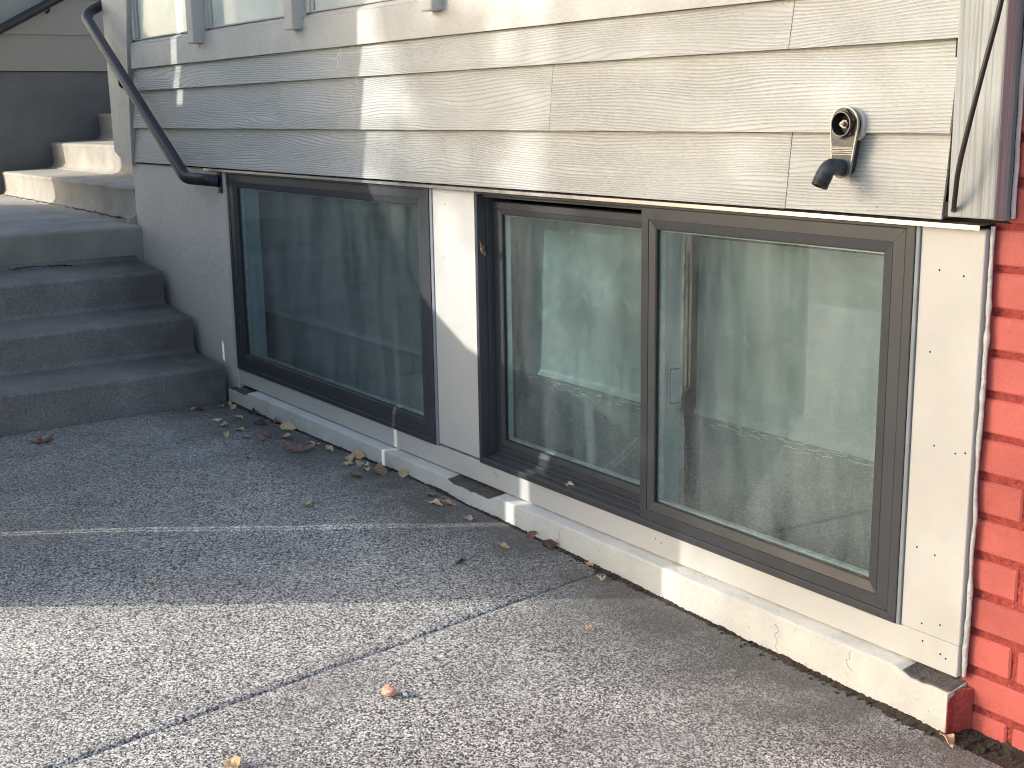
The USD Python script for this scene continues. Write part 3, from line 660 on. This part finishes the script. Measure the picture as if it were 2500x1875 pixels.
for i in range(4):
    xb = NX[i + 1] if i < 3 else -6.6; zb = BZ[i + 1] if i < 3 else .735
    base = -.05 if i == 0 else BZ[i] - .03
    if i < 3:
        P = step_poly(NX[i], TZ[i], xb, zb, base); 
        P = [(p, q) for p, q in P]
    else:
        r = .014; P = [(NX[3] - .012, base), (NX[3] - .004, base), (NX[3], TZ[3] - r)] + [(NX[3] - r + r * math.cos(a), TZ[3] - r + r * math.sin(a)) for a in np.linspace(0, math.pi / 2, 6)[1:]] + [(-4.2, .700), (-6.6, .712), (-6.6, base)]
    obj('step' if i < 3 else 'landing', prism(P, 'y', YOUT, YEND if i < 3 else .05, seg=110, wob=.0030, seed=i * 5, freq=26), 'stair_aggregate' if i < 3 else 'landing_concrete', st, smooth=38)
obj('stair_core', box(-6.5, -2.48, YOUT + .02, YEND - .01, -.1, .10, 0), 'stair_concrete', st)
# upper flight, turning to the right into the building
UY = [-.002, .30, .60, .90, 1.2]; UZ = [.845, 1.006, 1.172, 1.33, 1.49]; UB = [.705, .857, 1.017, 1.175, 1.333]
for i in range(5):
    y0, y1 = UY[i], (UY[i + 1] if i < 4 else 3.0); r = .016; lean = .018; rc = .03
    zb = UB[i + 1] if i < 4 else UZ[4] + .01
    P = [(y0 + .06, UB[i] - .05), (y0 - .006, UB[i] - .02), (y0 - .004 - .022, UB[i] + .002), (y0 - .002, UB[i] + .02), (y0 + .006, UB[i] + .05), (y0, UZ[i] - r - .004)]
    P = [(y0 + .06, UB[i] - .05), (y0 - .03, UB[i] - .05), (y0 - .03, UB[i] + .001), (y0 - .008, UB[i] + .007), (y0 + .006, UB[i] + .03), (y0 + .002, UZ[i] - r - .012)]
    for a in np.linspace(0, math.pi / 2, 6): P.append((y0 + r - r * math.cos(a) - .004, UZ[i] - r + r * math.sin(a)))
    P += [(y1 + .06, zb), (y1 + .06, UB[i] - .05)]
    obj('upper_step', prism(P, 'x', -5.828, -3.462, seg=90, wob=.0035, seed=40 + i, freq=16), 'landing_concrete', st, smooth=38, label='lighter worn step of the upper flight' if i == 0 else None)

# cracks where treads and risers meet on the landing and the second riser
def crack(p, seed, r=.0022):
    q = bez(p, 14); rr_ = np.random.RandomState(seed); q = q + rr_.normal(0, 1, q.shape) * np.array([.0035, .0012, .0022]); 
    return tube(q, rr_.uniform(.3, 1.2, len(q)) * r, 5)
obj('crack', crack([(-5.75, -.028, .712), (-5.2, -.031, .711), (-4.6, -.029, .708), (-4.0, -.032, .706), (-3.52, -.036, .702)], 3, .0034), 'dark_cavity', st)
obj('crack', crack([(-3.362, -.60, .532), (-3.360, -.50, .538), (-3.362, -.42, .534), (-3.360, -.33, .530)], 5, .003), 'dark_cavity', st)

# side wall of the stairwell
sw = thing('stairwell_wall', 'dark concrete stairwell wall with cream boarding above, far left', 'wall', (-5.83, .0, .7))
obj('concrete_base', box(-6.05, -5.83, -.07, 4.0, .5, 1.428, .004), 'dark_wall_concrete', sw)
for k, z in enumerate((1.4285, 1.64, 1.85, 2.06, 2.27)):
    obj('cladding_board', prism([(-5.815, z), (-5.823, z + .2105), (-6.05, z + .2105), (-6.05, z)], 'y', -.075, 4.0, seg=1), 'cream_board', sw)
obj('back_wall', box(-6.05, -3.44, 4.001, 4.1, .5, 2.6, 0), 'cream_board', sw)

# ------------------------------------------------------------------ handrails
hr = thing('handrail', 'black pipe handrail bracketed to the wall beside the left basement window', 'handrail', (-2.4, -.085, .92))
path = fillet([(-2.385, -.012, .914), (-2.395, -.088, .914), (-2.5, -.088, .916), (-2.585, -.088, .920), (-3.682, -.088, 1.606), (-3.80, .35, 1.83), (-3.80, 1.2, 2.27)], .075, 10)
path = fillet([(-2.449, -.011, .908), (-2.475, -.050, .913), (-2.585, -.088, .918), (-3.690, -.088, 1.600), (-3.76, .30, 1.80), (-3.76, 1.4, 2.37)], .085, 12)
obj('pipe', tube(path, .0232, 24), 'black_pipe', hr, smooth=40)
obj('bracket_plate', box(-2.468, -2.430, -.0105, -.0048, .862, .945, .001), 'black_pipe', hr)
s = trimesh.creation.cylinder(.006, .006, sections=6); s.apply_transform(trimesh.transformations.rotation_matrix(math.pi / 2, [1, 0, 0])); s.apply_translation((-2.449, -.0128, .874)); obj('bolt_head', s, 'nickel', hr)
for (px_, pz_) in ((-3.27, 1.317),):
    obj('standoff_bracket', tube(fillet([(px_, -.088, pz_), (px_ - .015, -.085, pz_ - .035), (px_ - .02, -.03, pz_ - .05)], .02, 5), .008, 10), 'black_pipe', hr, smooth=40)
hr2 = thing('handrail', 'dark pipe handrail on the cream boards of the stairwell', 'handrail', (-5.75, .05, 1.66))
a, b = np.array((-5.755, .046, 1.659)), np.array((-5.755, .377, 1.835)); d = b - a
obj('pipe', tube([a - d * 1.0, a, b, b + d * 4], .026, 20), 'black_pipe', hr2, smooth=40)
for t in (.9, 3.0):
    q = a + d * t; obj('wall_bracket', tube([q, q + (-.02, 0, -.04), q + (-.066, 0, -.05)], .008, 10), 'black_pipe', hr2, smooth=40)

# ------------------------------------------------------------------ outdoor tap
tp = thing('outdoor_tap', 'weathered metal wall hydrant with threaded spout on the siding', 'tap', (.607, -.05, 1.09))
from shapely.geometry import Point, Polygon
from shapely import affinity
yF = -.032
top_c = Point(.591, 1.1203).buffer(.0318, 32); bot_c = Point(.5872, 1.0415).buffer(.0214, 24)
outline = top_c.union(bot_c).convex_hull
CX, CZ = .5925, 1.1207
def ext(poly, y0, y1):
    m = trimesh.creation.extrude_polygon(poly, y1 - y0, engine='earcut'); m.vertices = np.stack([m.vertices[:, 0], y1 - m.vertices[:, 2], m.vertices[:, 1]], -1)
    return m
bore = Point(CX, CZ).buffer(.0205, 24)
obj('face_plate', ext(outline.difference(bore), yF, yF + .0040), 'plate_metal', tp)
obj('plate_edge', ext(outline.buffer(.0010).difference(outline.buffer(-.0014)), yF - .0010, yF + .0036), 'nickel', tp)
obj('plate_rib', cat_([ext(Polygon([(.563, zz), (.613, zz), (.613, zz + .0010), (.563, zz + .0010)]), yF - .0007, yF + .001) for zz in (1.0655, 1.0785, 1.0755, 1.0725, 1.0695)]), 'nickel', tp)
# cast body between plate and wall, with shallow ribs
body = outline.buffer(-.004); rings = []
for i, y in enumerate(np.linspace(yF + .0042, -.008, 10)):
    o = body.buffer(-.0025 * (i % 3 == 1) - .0004 * i).exterior; rings.append([(p.x, y, p.y) for p in (o.interpolate(t, normalized=True) for t in np.linspace(0, 1, 48, endpoint=False))])
n = 48; F = []
for i in range(len(rings) - 1):
    for j in range(n):
        k2 = (j + 1) % n; F.append((i * n + j, (i + 1) * n + j, (i + 1) * n + k2, i * n + k2))
obj('cast_body', (np.vstack(rings), np.array(F)), 'old_iron', tp, smooth=30)
flange = Point(.594, 1.119).buffer(.0325, 32)
obj('wall_flange', ext(flange.difference(Point(.594, 1.119).buffer(.027, 24)), -.0215, -.0085), 'trim_paint', tp)
# hex nut, cup, valve stem
hexa = Polygon([(CX + .0275 * math.cos(a), CZ + .0275 * math.sin(a)) for a in np.arange(6) * math.pi / 3 + .3]).difference(bore)
obj('hex_nut', ext(hexa, yF - .0065, yF - .0002), 'dark_brass', tp)
prof = np.array([(.0, .024), (.012, .024), (.0185, .0215), (.0203, .016), (.0205, .0), (.0212, -.0012), (.0226, -.0008), (.0232, .001), (.0232, .006)])
cup = trimesh.creation.revolve(prof, sections=40)
cup.vertices = np.stack([cup.vertices[:, 0] + CX, yF - .0105 + cup.vertices[:, 2], cup.vertices[:, 1] + CZ], -1)
obj('cup', (cup.vertices, cup.faces), 'dark_brass', tp, smooth=35)
rim = trimesh.creation.torus(.0216, .0011, major_sections=40, minor_sections=8); rim.vertices = np.stack([rim.vertices[:, 0] + CX, yF - .0115 - rim.vertices[:, 2], rim.vertices[:, 1] + CZ], -1)
obj('cup_rim', rim, 'brass', tp, smooth=True)
sq = Polygon([(CX + .0085 * math.cos(a), CZ + .0085 * math.sin(a)) for a in np.arange(6) * math.pi / 3])
obj('packing_nut', ext(sq, yF - .002, yF + .012), 'brass', tp)
obj('valve_stem', tube([(CX, yF - .002, CZ), (CX, yF - .0095, CZ)], [.0046, .0046], 14), 'nickel', tp, smooth=40)
obj('stem_screw', tube([(CX, yF - .0096, CZ), (CX, yF - .0112, CZ)], [.0028, .0024], 12), 'brass', tp, smooth=40)
# spout elbow and thread
e0 = np.array((.588, yF + .002, 1.042)); e1 = np.array((.5895, -.069, 1.046)); tip = np.array((.5835, -.085, 1.0095)); dirn = (tip - e1) / np.linalg.norm(tip - e1)
obj('spout_elbow', tube(fillet([e0, e1, tip - dirn * .010], .024, 14), .0152, 24), 'old_iron', tp, smooth=40)
t0 = e1 + dirn * .014; t1 = tip
nT = 60; pp = [t0 + (t1 - t0) * t for t in np.linspace(0, 1, nT)]; rr = [.0152 + .0008 * (1 if (i // 4) % 2 else -1) for i in range(nT)]
obj('hose_thread', tube(pp, rr, 28, caps=False), 'cable_black', tp, smooth=20)
ringv = []
ang = np.linspace(0, 2 * np.pi, 28, endpoint=False); u_ = np.cross(dirn, [0, 0, 1.0]); u_ /= np.linalg.norm(u_); w_ = np.cross(dirn, u_)
for r_, off in ((.0152, 0), (.0118, .0004), (.0114, -.018), (.0005, -.018)):
    ringv += [t1 + dirn * off + r_ * (math.cos(a_) * u_ + math.sin(a_) * w_) for a_ in ang]
F = []
for i in range(3):
    for j in range(28):
        k2 = (j + 1) % 28; F.append((i * 28 + j, i * 28 + k2, (i + 1) * 28 + k2, (i + 1) * 28 + j))
obj('spout_mouth', (np.array(ringv), np.array(F)), 'cable_black', tp, smooth=30)

# ------------------------------------------------------------------ black cable
cab = bez([(.962, -.060, 1.62), (.9345, -.062, 1.42), (.9235, -.066, 1.3115), (.8975, -.073, 1.1795), (.8675, -.068, 1.060), (.8505, -.052, 1.005), (.8375, -.036, .980), (.818, -.012, .9745), (.808, .0, .9745)], 10)
obj('cable', tube(cab, .0043, 12), 'cable_black', smooth=True, label='thin black cable hanging down the grey corner board', cat='cable')

# ------------------------------------------------------------------ dirt along the foot of the walls
def debris(x0, x1, y0, dens, w, hmax, seed, size=(.002, .007)):
    r_ = np.random.RandomState(seed); ms = []
    for k in range(int((x1 - x0) * dens)):
        x = r_.uniform(x0, x1); y = y0 - abs(r_.normal(0, w)); s_ = r_.uniform(*size)
        if meshkit.fbm(np.array([[x * 5, 0, seed]]), 3, 3)[0] < .40: continue
        m_ = trimesh.creation.icosphere(0, s_); m_.vertices *= r_.uniform(.4, 1.5, (12, 1)) * np.array([r_.uniform(.7, 2), 1, r_.uniform(.3, .9)])
        m_.apply_transform(trimesh.transformations.rotation_matrix(r_.uniform(0, 6.28), [0, 0, 1])); m_.apply_translation((x, y, ground(x) + s_ * .25)); ms.append(m_)
    return cat_(ms)
def strip(x0, x1, y0, y1, seed):
    xs = np.arange(x0, x1, .006); V = []; F = []
    for x in xs:
        wv = meshkit.fbm(np.array([[x * 8, 0, seed]]), 4, seed)[0]
        for j in range(6):
            t = j / 5; y = y0 + (y1 - y0) * t * (.35 + 1.1 * wv)
            V.append((x, y, ground(x) - .004 + .014 * wv * (1 - t) ** 1.5 + .004 * (rng.rand() - .3)))
    for i in range(len(xs) - 1):
        for j in range(5): F.append((i * 6 + j, i * 6 + j + 1, (i + 1) * 6 + j + 1, (i + 1) * 6 + j))
    return V, np.array(F)[:, ::-1]
obj('dirt_line', cat_([strip(-2.42, .90, -.033, -.062, 4), debris(-2.42, .9, -.036, 260, .012, .01, 5, (.0015, .0045))]), 'soil_debris', kind='stuff', label='dark dirt and grit in the joint along the foot of the curb', cat='dirt')
obj('dirt_patch', cat_([strip(.86, 2.6, .026, -.045, 9), debris(.87, 2.6, .015, 420, .022, .02, 6, (.002, .007))]), 'soil_debris', kind='stuff', label='dark soil and debris at the foot of the red brick wall', cat='dirt')
obj('moss_line', cat_([debris(-2.2, -1.1, -.035, 240, .006, .01, 15, (.002, .005)), debris(.9, 2.4, .018, 150, .015, .01, 16, (.003, .008))]), 'moss', kind='stuff', label='green moss tufts in the wall joint', cat='moss')

# ------------------------------------------------------------------ fallen leaves
def ovate(L, W, curl, bend, seed):
    r_ = np.random.RandomState(seed); nu, nv = 12, 7; V = []; F = []
    for i in range(nu):
        u = i / (nu - 1); w = W * .5 * (math.sin(math.pi * u ** .8) ** .85) * (1 + .10 * math.sin(u * 34 + seed)) + .0006
        for j in range(nv):
            s_ = j / (nv - 1) * 2 - 1
            V.append(((u - .5) * L, s_ * w, curl * W * (s_ * w / (W * .5)) ** 2 + bend * L * (u - .5) ** 2 * 2 + .0016 * math.sin(9 * u + 4 * s_ + seed) * (1 + abs(s_))))
    for i in range(nu - 1):
        for j in range(nv - 1): F.append((i * nv + j, (i + 1) * nv + j, (i + 1) * nv + j + 1, i * nv + j + 1))
    V = np.array(V); F = np.array(F)
    st_ = tube([(-.5 * L, 0, V[:nv, 2].mean()), (-.62 * L, .04 * L, V[:nv, 2].mean() + .002), (-.78 * L, .06 * L, .001)], .0006, 5)
    return cat_([(V, F), st_])
def maple(L, curl, seed):
    r_ = np.random.RandomState(seed); na, nr = 90, 7
    lobes = [(0, 1.0), (.95, .86), (-.95, .86), (1.95, .62), (-1.95, .62)]
    V = [(0, 0, 0)]; F = []
    for j in range(1, nr + 1):
        for i in range(na):
            a = i / na * 2 * math.pi - math.pi; R_ = .20
            for c, h in lobes:
                d = abs((a - c + math.pi) % (2 * math.pi) - math.pi); R_ = max(R_, h * math.exp(-(d / .40) ** 1.6) + .0)
            R_ *= 1 + .07 * math.sin(a * 17); t = j / nr; x, y = L * .62 * R_ * t * math.cos(a), L * .62 * R_ * t * math.sin(a)
            V.append((x, y, curl * L * (t ** 2) * (.35 + .65 * math.sin(a * 2 + seed) ** 2) * R_ + .003 * math.sin(a * 5 + seed) * t))
    for i in range(na): F.append((0, 1 + i, 1 + (i + 1) % na))
    for j in range(nr - 1):
        for i in range(na):
            p, q = 1 + j * na + i, 1 + j * na + (i + 1) % na; F += [(p, p + na, q + na), (p, q + na, q)]
    stem = tube([(-.05 * L, 0, .001), (-.4 * L, .03 * L, .004), (-.75 * L, -.05 * L, .002)], .0011, 5)
    return cat_([(np.array(V), np.array(F)), stem])
def place(mesh, x, y, z, rz=0, rx=0, ry=0):
    v = mesh[0].copy()
    for ang, ax in ((rx, [1, 0, 0]), (ry, [0, 1, 0]), (rz, [0, 0, 1])):
        v = v @ trimesh.transformations.rotation_matrix(ang, ax)[:3, :3].T
    v[:, 2] -= np.percentile(v[:, 2], 6) ; return v + np.array([x, y, z]), mesh[1]
# (x, y, length, width, colour, tilt rx, turn rz, label, curl)
LEAVES = [
 (-2.344, -.105, .036, .022, 'tan', .2, .3, 'small curled tan leaf with a dark hole, near the bottom step'),
 (-2.364, -.063, .038, .020, 'orange', .1, 0.2, 'tan leaf lying closest to the bottom step and curb corner'),
 (-2.295, -.077, .046, .026, 'tan', .15, -.2, 'ragged tan leaf by the curb corner at the stairs'),
 (-2.131, -.203, .040, .024, 'pale', .25, .7, 'pale leaf with one dark edge, nearest the stairs riser in the shade'),
 (-2.124, -.125, .042, .020, 'tan', .1, .5, 'slim golden tan leaf in front of the curb, third out from the stairs'),
 (-2.037, -.217, .038, .022, 'pink', .3, .8, 'small pinkish brown folded leaf left of the yellow oval leaf'),
 (-1.942, -.197, .040, .030, 'yellow', .15, .6, 'yellow oval leaf in the shaded scatter by the stairs'),
 (-1.883, -.274, .042, .020, 'yellow', .1, -.1, 'bright yellow flat leaf at the left of the shaded scatter'),
 (-1.819, -.226, .034, .020, 'pink', .2, .6, 'little pinkish leaf below the yellow oval one'),
 (-1.764, -.198, .050, .026, 'red_brown', .2, .1, 'reddish brown leaf just left of the large brown leaf'),
 (-1.766, -.164, .036, .014, 'red_brown', .2, .2, 'thin reddish sliver of leaf above the large brown leaf'),
 (-1.979, -.101, .060, .026, 'dark', .6, .4, 'dark curled leaf with a pale tip near the curb'),
 (-2.142, -.054, .050, .020, 'dark', .5, -.3, 'dark brown leaf pressed against the curb near the stairs'),
 (-1.957, -.046, .044, .024, 'brown', 1.1, -.4, 'brown leaf standing on edge against the curb'),
 (-1.829, -.058, .062, .030, 'yellow', .9, .9, 'yellow and tan leaf curling upright against the curb'),
 (-1.715, -.123, .054, .028, 'pink', .2, .1, 'pinkish tan crumpled leaf before the curb'),
 (-1.583, -.083, .050, .022, 'pale', .25, .3, 'pale yellow leaf with its tip at the mossy curb joint'),
 (-1.470, -.084, .042, .020, 'tan', .2, .1, 'single tan leaf right of the large brown leaf'),
 (-1.558, -.332, .038, .018, 'pink', .15, .1, 'pinkish leaf alone left of the large brown leaf'),
 (-1.196, -.459, .036, .018, 'pink', .15, .1, 'small pinkish leaf on the shaded paving, far from the curb'),
 (-.962, -.415, .046, .026, 'yellow', .12, 0.0, 'yellow leaf alone on the shaded paving'),
 (-1.326, -.082, .060, .030, 'tan', .4, -.3, 'large curled tan leaf of the pile against the curb'),
 (-1.318, -.056, .044, .030, 'orange', .8, .7, 'orange tan leaf leaning up in the pile at the curb'),
 (-1.272, -.118, .034, .022, 'yellow', .3, .5, 'yellowish leaf at the left foot of the pile'),
 (-1.244, -.096, .038, .026, 'tan', .3, -.5, 'tan leaf in the middle of the pile at the curb'),
 (-1.211, -.090, .038, .020, 'yellow', .1, .0, 'flat yellow leaf, upper of two at the right of the pile'),
 (-1.179, -.104, .040, .020, 'pale', .2, -.1, 'ragged pale leaf, lower of two at the right of the pile'),
 (-1.116, -.095, .060, .040, 'brown', .25, .4, 'broad dark brown leaf right of the pile'),
 (-1.129, -.167, .050, .026, 'red_brown', .2, .1, 'dark reddish leaf in front of the pile'),
 (-1.030, -.060, .036, .026, 'tan', 1.2, 1.4, 'brown tan leaf standing upright at the curb below the left window corner'),
 (-.831, -.084, .040, .022, 'orange', .2, -.2, 'orange brown leaf under the broken curb edge'),
 (-.762, -.111, .050, .020, 'yellow', .15, .4, 'pale yellow twisted leaf touching a brown one'),
 (-.735, -.083, .042, .026, 'orange', .25, .7, 'brown leaf at the right of a pale yellow twisted leaf'),
 (-.593, -.106, .036, .020, 'pink', .15, .1, 'pinkish oval leaf beside the light streak on the curb'),
 (-.362, -.150, .034, .020, 'orange', .15, .2, 'orange brown leaf out from the curb in the shade'),
 (-.376, -.052, .036, .018, 'brown', 1.2, 1.5, 'folded brown leaf standing in the curb joint'),
 (-.293, -.050, .042, .022, 'dark', 1.0, 1.1, 'dark leaf with a yellow edge against the curb'),
 (-.131, -.054, .018, .013, 'yellow', .4, .8, 'tiny yellow tan leaf in the curb joint at the shadow edge'),
 (-.053, -.082, .030, .017, 'pale', .15, -.5, 'small tan leaf in the sun beside the curb'),
 (.154, -.280, .018, .010, 'orange', .1, .2, 'tiny brown leaf on the sunlit paving by the joint'),
 (-.659, -.971, .034, .022, 'tan', .12, .1, 'tan leaf alone on the shaded paving at far left'),
 (.233, -1.142, .034, .030, 'yellow', .1, .1, 'yellowish leaf cut by the bottom edge of the picture'),
 (-2.361, -.183, .060, .026, 'red_brown', .4, .5, 'dark red-brown leaf at the foot of the bottom step'),
 (-2.386, -.196, .036, .018, 'orange', .4, .9, 'small tan leaf resting on the red-brown one at the step'),
 (.905, -.058, .042, .022, 'orange', .25, -.4, 'tan leaf in the dirt at the foot of the brick wall'),
]
for i, (x, y, L, W, col, tilt, rz, label) in enumerate(LEAVES):
    m_ = ovate(L, W * 1.05, .12 + .22 * ((i * 37) % 10) / 10, .2 * (((i * 53) % 10) / 10 - .3), i)
    up_ = abs(tilt) > .7
    p_ = place(m_, x, y, ground(x) + (.006 if y > -.07 else .002), rz, tilt * (1 if i % 2 else -1) if not up_ else tilt, .12 * ((i * 7) % 5 - 2))
    if p_[0][:, 1].max() > -.038 and x < .88: p_[0][:, 1] -= p_[0][:, 1].max() + .038
    obj('fallen_leaf', p_, 'leaf_' + col, smooth=True, label=label, cat='leaf')
obj('fallen_leaf', place(maple(.125, .28, 3), -1.53, -.17, .063, 2.6, .05, .1), 'leaf_red_brown', smooth=True, label='large brown lobed leaf lying in front of the left basement window', cat='leaf')
obj('fallen_leaf', place(maple(.105, .35, 6), -2.225, -.815, .054, 1.9, -.15, .1), 'leaf_red_brown', smooth=True, label='large curled reddish lobed leaf at the far left below the stairs', cat='leaf')
obj('fallen_leaf', place(ovate(.060, .006, .5, .1, 5), -.343, -.299, .056, 2.2, .6, .1), 'leaf_dark', smooth=True, label='dark brown shrivelled leaf stalk on the shaded paving', cat='leaf')
obj('fallen_leaf', place(ovate(.026, .017, .4, .4, 8), -.298, .016, .204, .3, .5, .1), 'leaf_pink', smooth=True, label='small pale leaf lying in the track of the sliding window', cat='leaf')
obj('fallen_leaf', place(ovate(.034, .012, .5, .3, 9), -.670, .004, .770, 1.4, 1.3, 1.2), 'leaf_brown', smooth=True, label='brown leaf scrap stuck in the left jamb of the sliding window', cat='leaf')
cr = trimesh.creation.icosphere(3, .016); cr.vertices *= (1 + .45 * (meshkit.fbm(cr.vertices * 70, 3, 4)[:, None] - .5) * 2.2) * np.array([1.15, .9, .5]); cr.apply_translation((.16, -.787, .053))
obj('food_scrap', cr, 'crumb', smooth=False, label='crumbled orange scrap on the sunlit paving', cat='scrap')
bs = trimesh.creation.icosphere(1, .006); bs.vertices *= np.array([1.2, .8, .5]); bs.apply_translation((.184, -.765, .048))
obj('paper_scrap', bs, 'blue_scrap', label='tiny pale blue scrap beside the orange crumb', cat='scrap')

# ------------------------------------------------------------------ plank screen at the street side of the stairs (outside the picture, throws the hard shade)
PY = -1.50
run = abs(PY) / -TO_SUN_H[1]; drop = run * math.tan(SUN_EL)
def to_screen(xw, zw): return xw + run * TO_SUN_H[0], zw + drop      # point of the screen that shades this point of the wall plane
sc = thing('plank_screen', 'tall screen of upright cream planks on the street side of the stairs', 'screen', (-3, PY, .1))
# wall x where planks end, tops as wall heights; gaps let thin stripes of sun through
def plank(xa, xb, ztop_a, ztop_b, z0=None, th=.018):
    (A, za), (B, zb) = to_screen(xa, ztop_a), to_screen(xb, ztop_b)
    z0 = .05 if z0 is None else z0
    obj('plank', hull([(x, y, z) for y in (PY, PY + th) for x, z in ((A, z0), (B, z0), (B, zb), (A, za))]), 'plank_paint', sc)
xw = -4.75; H = 1.72
cuts = [-4.75]
while cuts[-1] < -1.28 - .16: cuts.append(cuts[-1] + .155)
cuts[-1] = -1.28
for a, b in zip(cuts, cuts[1:]):
    ga = .0
    if a < -2.80 < b:        # one gap above a short infill
        plank(a, -2.84, H, H); plank(-2.765, b, H, H); plank(-2.8405, -2.7645, 1.185, 1.185)
    elif a < -2.524 < b:     # a narrow gap low down
        plank(a, -2.534, H, H); plank(-2.514, b, H, H); 
        A, za = to_screen(-2.524, .27); obj('plank', box(A - .012, A + .012, PY + .001, PY + .017, za, to_screen(0, H)[1], 0), 'plank_paint', sc)
    else: plank(a, b, H, H)
diag = lambda x: float(np.interp(x, [-1.28, -1.25, -1.0, -.907, -.69, -.42, -.25, .135], [.945, .887, .635, .581, .475, .435, .375, .33]))
cuts = [-1.28, -1.25, -1.176, -1.156, -1.02, -.88, -.74, -.497, -.447, -.35, -.24, -.11, .03, .135]
for a, b in zip(cuts, cuts[1:]):
    if (a, b) == (-.497, -.447):
        A, _ = to_screen(-.472, 0); obj('plank', box(A - .0045, A + .0045, PY + .006, PY + .011, .055, .60, 0), 'plank_paint', sc); continue
    if (a, b) == (-1.176, -1.156):
        plank(a, b, .02, .02, z0=.055); continue
    plank(a, b, diag(a), diag(b), z0=.055)
    
# ------------------------------------------------------------------ street tree across the road (outside the picture, dapples the sun)
obj('far_pavement', box(-60, 60, -16, -8.0, -.3, -.02, .012), 'kerb_concrete', kind='structure')
tc = np.array([-.6, 0, .9]) + 11.0 * to_sun            # where the thin crown crosses the sun
side = np.array([-TO_SUN_H[1], TO_SUN_H[0], 0])
base = np.array([tc[0] + 3.8 * side[0], tc[1] + 3.8 * side[1], -.05])
tr = thing('street_tree', 'thin-crowned street tree on the far pavement', 'tree', base)
obj('trunk', tube(bez([base, base + (.05, .03, 1.2), base + (.02, 0, 2.6), base + (.1, .05, 4.2), base + (.1, .05, 6.6)], 8), np.linspace(.15, .03, 33), 14), 'bark', tr, smooth=True)
r_ = np.random.RandomState(TREE_SEED); limbs = []; V = []; F = []; n = 0
def leafquad(c, s_):
    global n
    a = r_.normal(size=3); a /= np.linalg.norm(a); b = np.cross(a, r_.normal(size=3)); b /= np.linalg.norm(b)
    V.extend([c + a * s_, c + b * s_ * .6, c - a * s_, c - b * s_ * .6]); F.append((n, n + 1, n + 2, n + 3)); n += 4
perp = np.array([-side[1], side[0], 0])
def lat(xw): return (xw + .6) * -TO_SUN_H[1]
CLUMPS = [(-1.02, 1.42), (-.95, 1.21), (-.88, 1.13), (-.80, 1.19), (-.72, 1.12), (-.95, 1.05), (-.66, 1.26), (-.60, 1.02), (-.30, 1.12), (-.15, 1.30), (.02, 1.16), (.18, 1.05), (-.45, .80), (.30, 1.40), (.05, .72), (.35, .70), (.62, .62), (.55, .30), (.72, .10), (.40, .10), (.15, .45), (.80, .70), (-.45, 1.22), (-4.55, 1.0), (-4.75, .8), (-5.0, 1.15), (-5.3, .95), (-5.6, 1.2)]
for k, (xw_, zw_) in enumerate(CLUMPS):
    tgt = tc + side * lat(xw_) + perp * r_.normal(0, .4) + np.array([0, 0, zw_ - .9])
    a0 = base + np.array([.1, .05, min(max(tgt[2] - .5 + .1 * (k % 5), 3.6), 6.3)])
    mid = (a0 + tgt) / 2 + (0, 0, .12); q = bez([a0, mid, tgt], 6); limbs.append(tube(q, np.linspace(.014, .004, len(q)), 6))
    for j in range(60 if k < 8 else 26): leafquad(tgt + r_.normal(0, 1, 3) * np.array([.085, .085, .075]), r_.uniform(.03, .06))
# thin even foliage, thicker above the right half of the wall
N_ = 11500
xa = r_.uniform(-.35, 1.6, N_); za = r_.uniform(-.15, 1.7, N_)
keep = meshkit.fbm(np.stack([xa * 1.7, za * 2.3, xa * 0 + 5], -1), 3, TREE_SEED) > .60 - .18 * np.clip((xa + .2) / .5, 0, 1) - .06 * (za > .6)
keep &= ~((xa > .42) & (za > .93) & (r_.rand(N_) < .25))
for xw_, zw_ in zip(xa[keep], za[keep]):
    leafquad(tc + side * lat(xw_) + perp * r_.normal(0, .5) + np.array([0, 0, zw_ - .9]), r_.uniform(.022, .04))
obj('limbs', cat_(limbs), 'bark', tr, smooth=True)
obj('crown', (np.array(V), np.array(F)), 'leaf_green', tr)
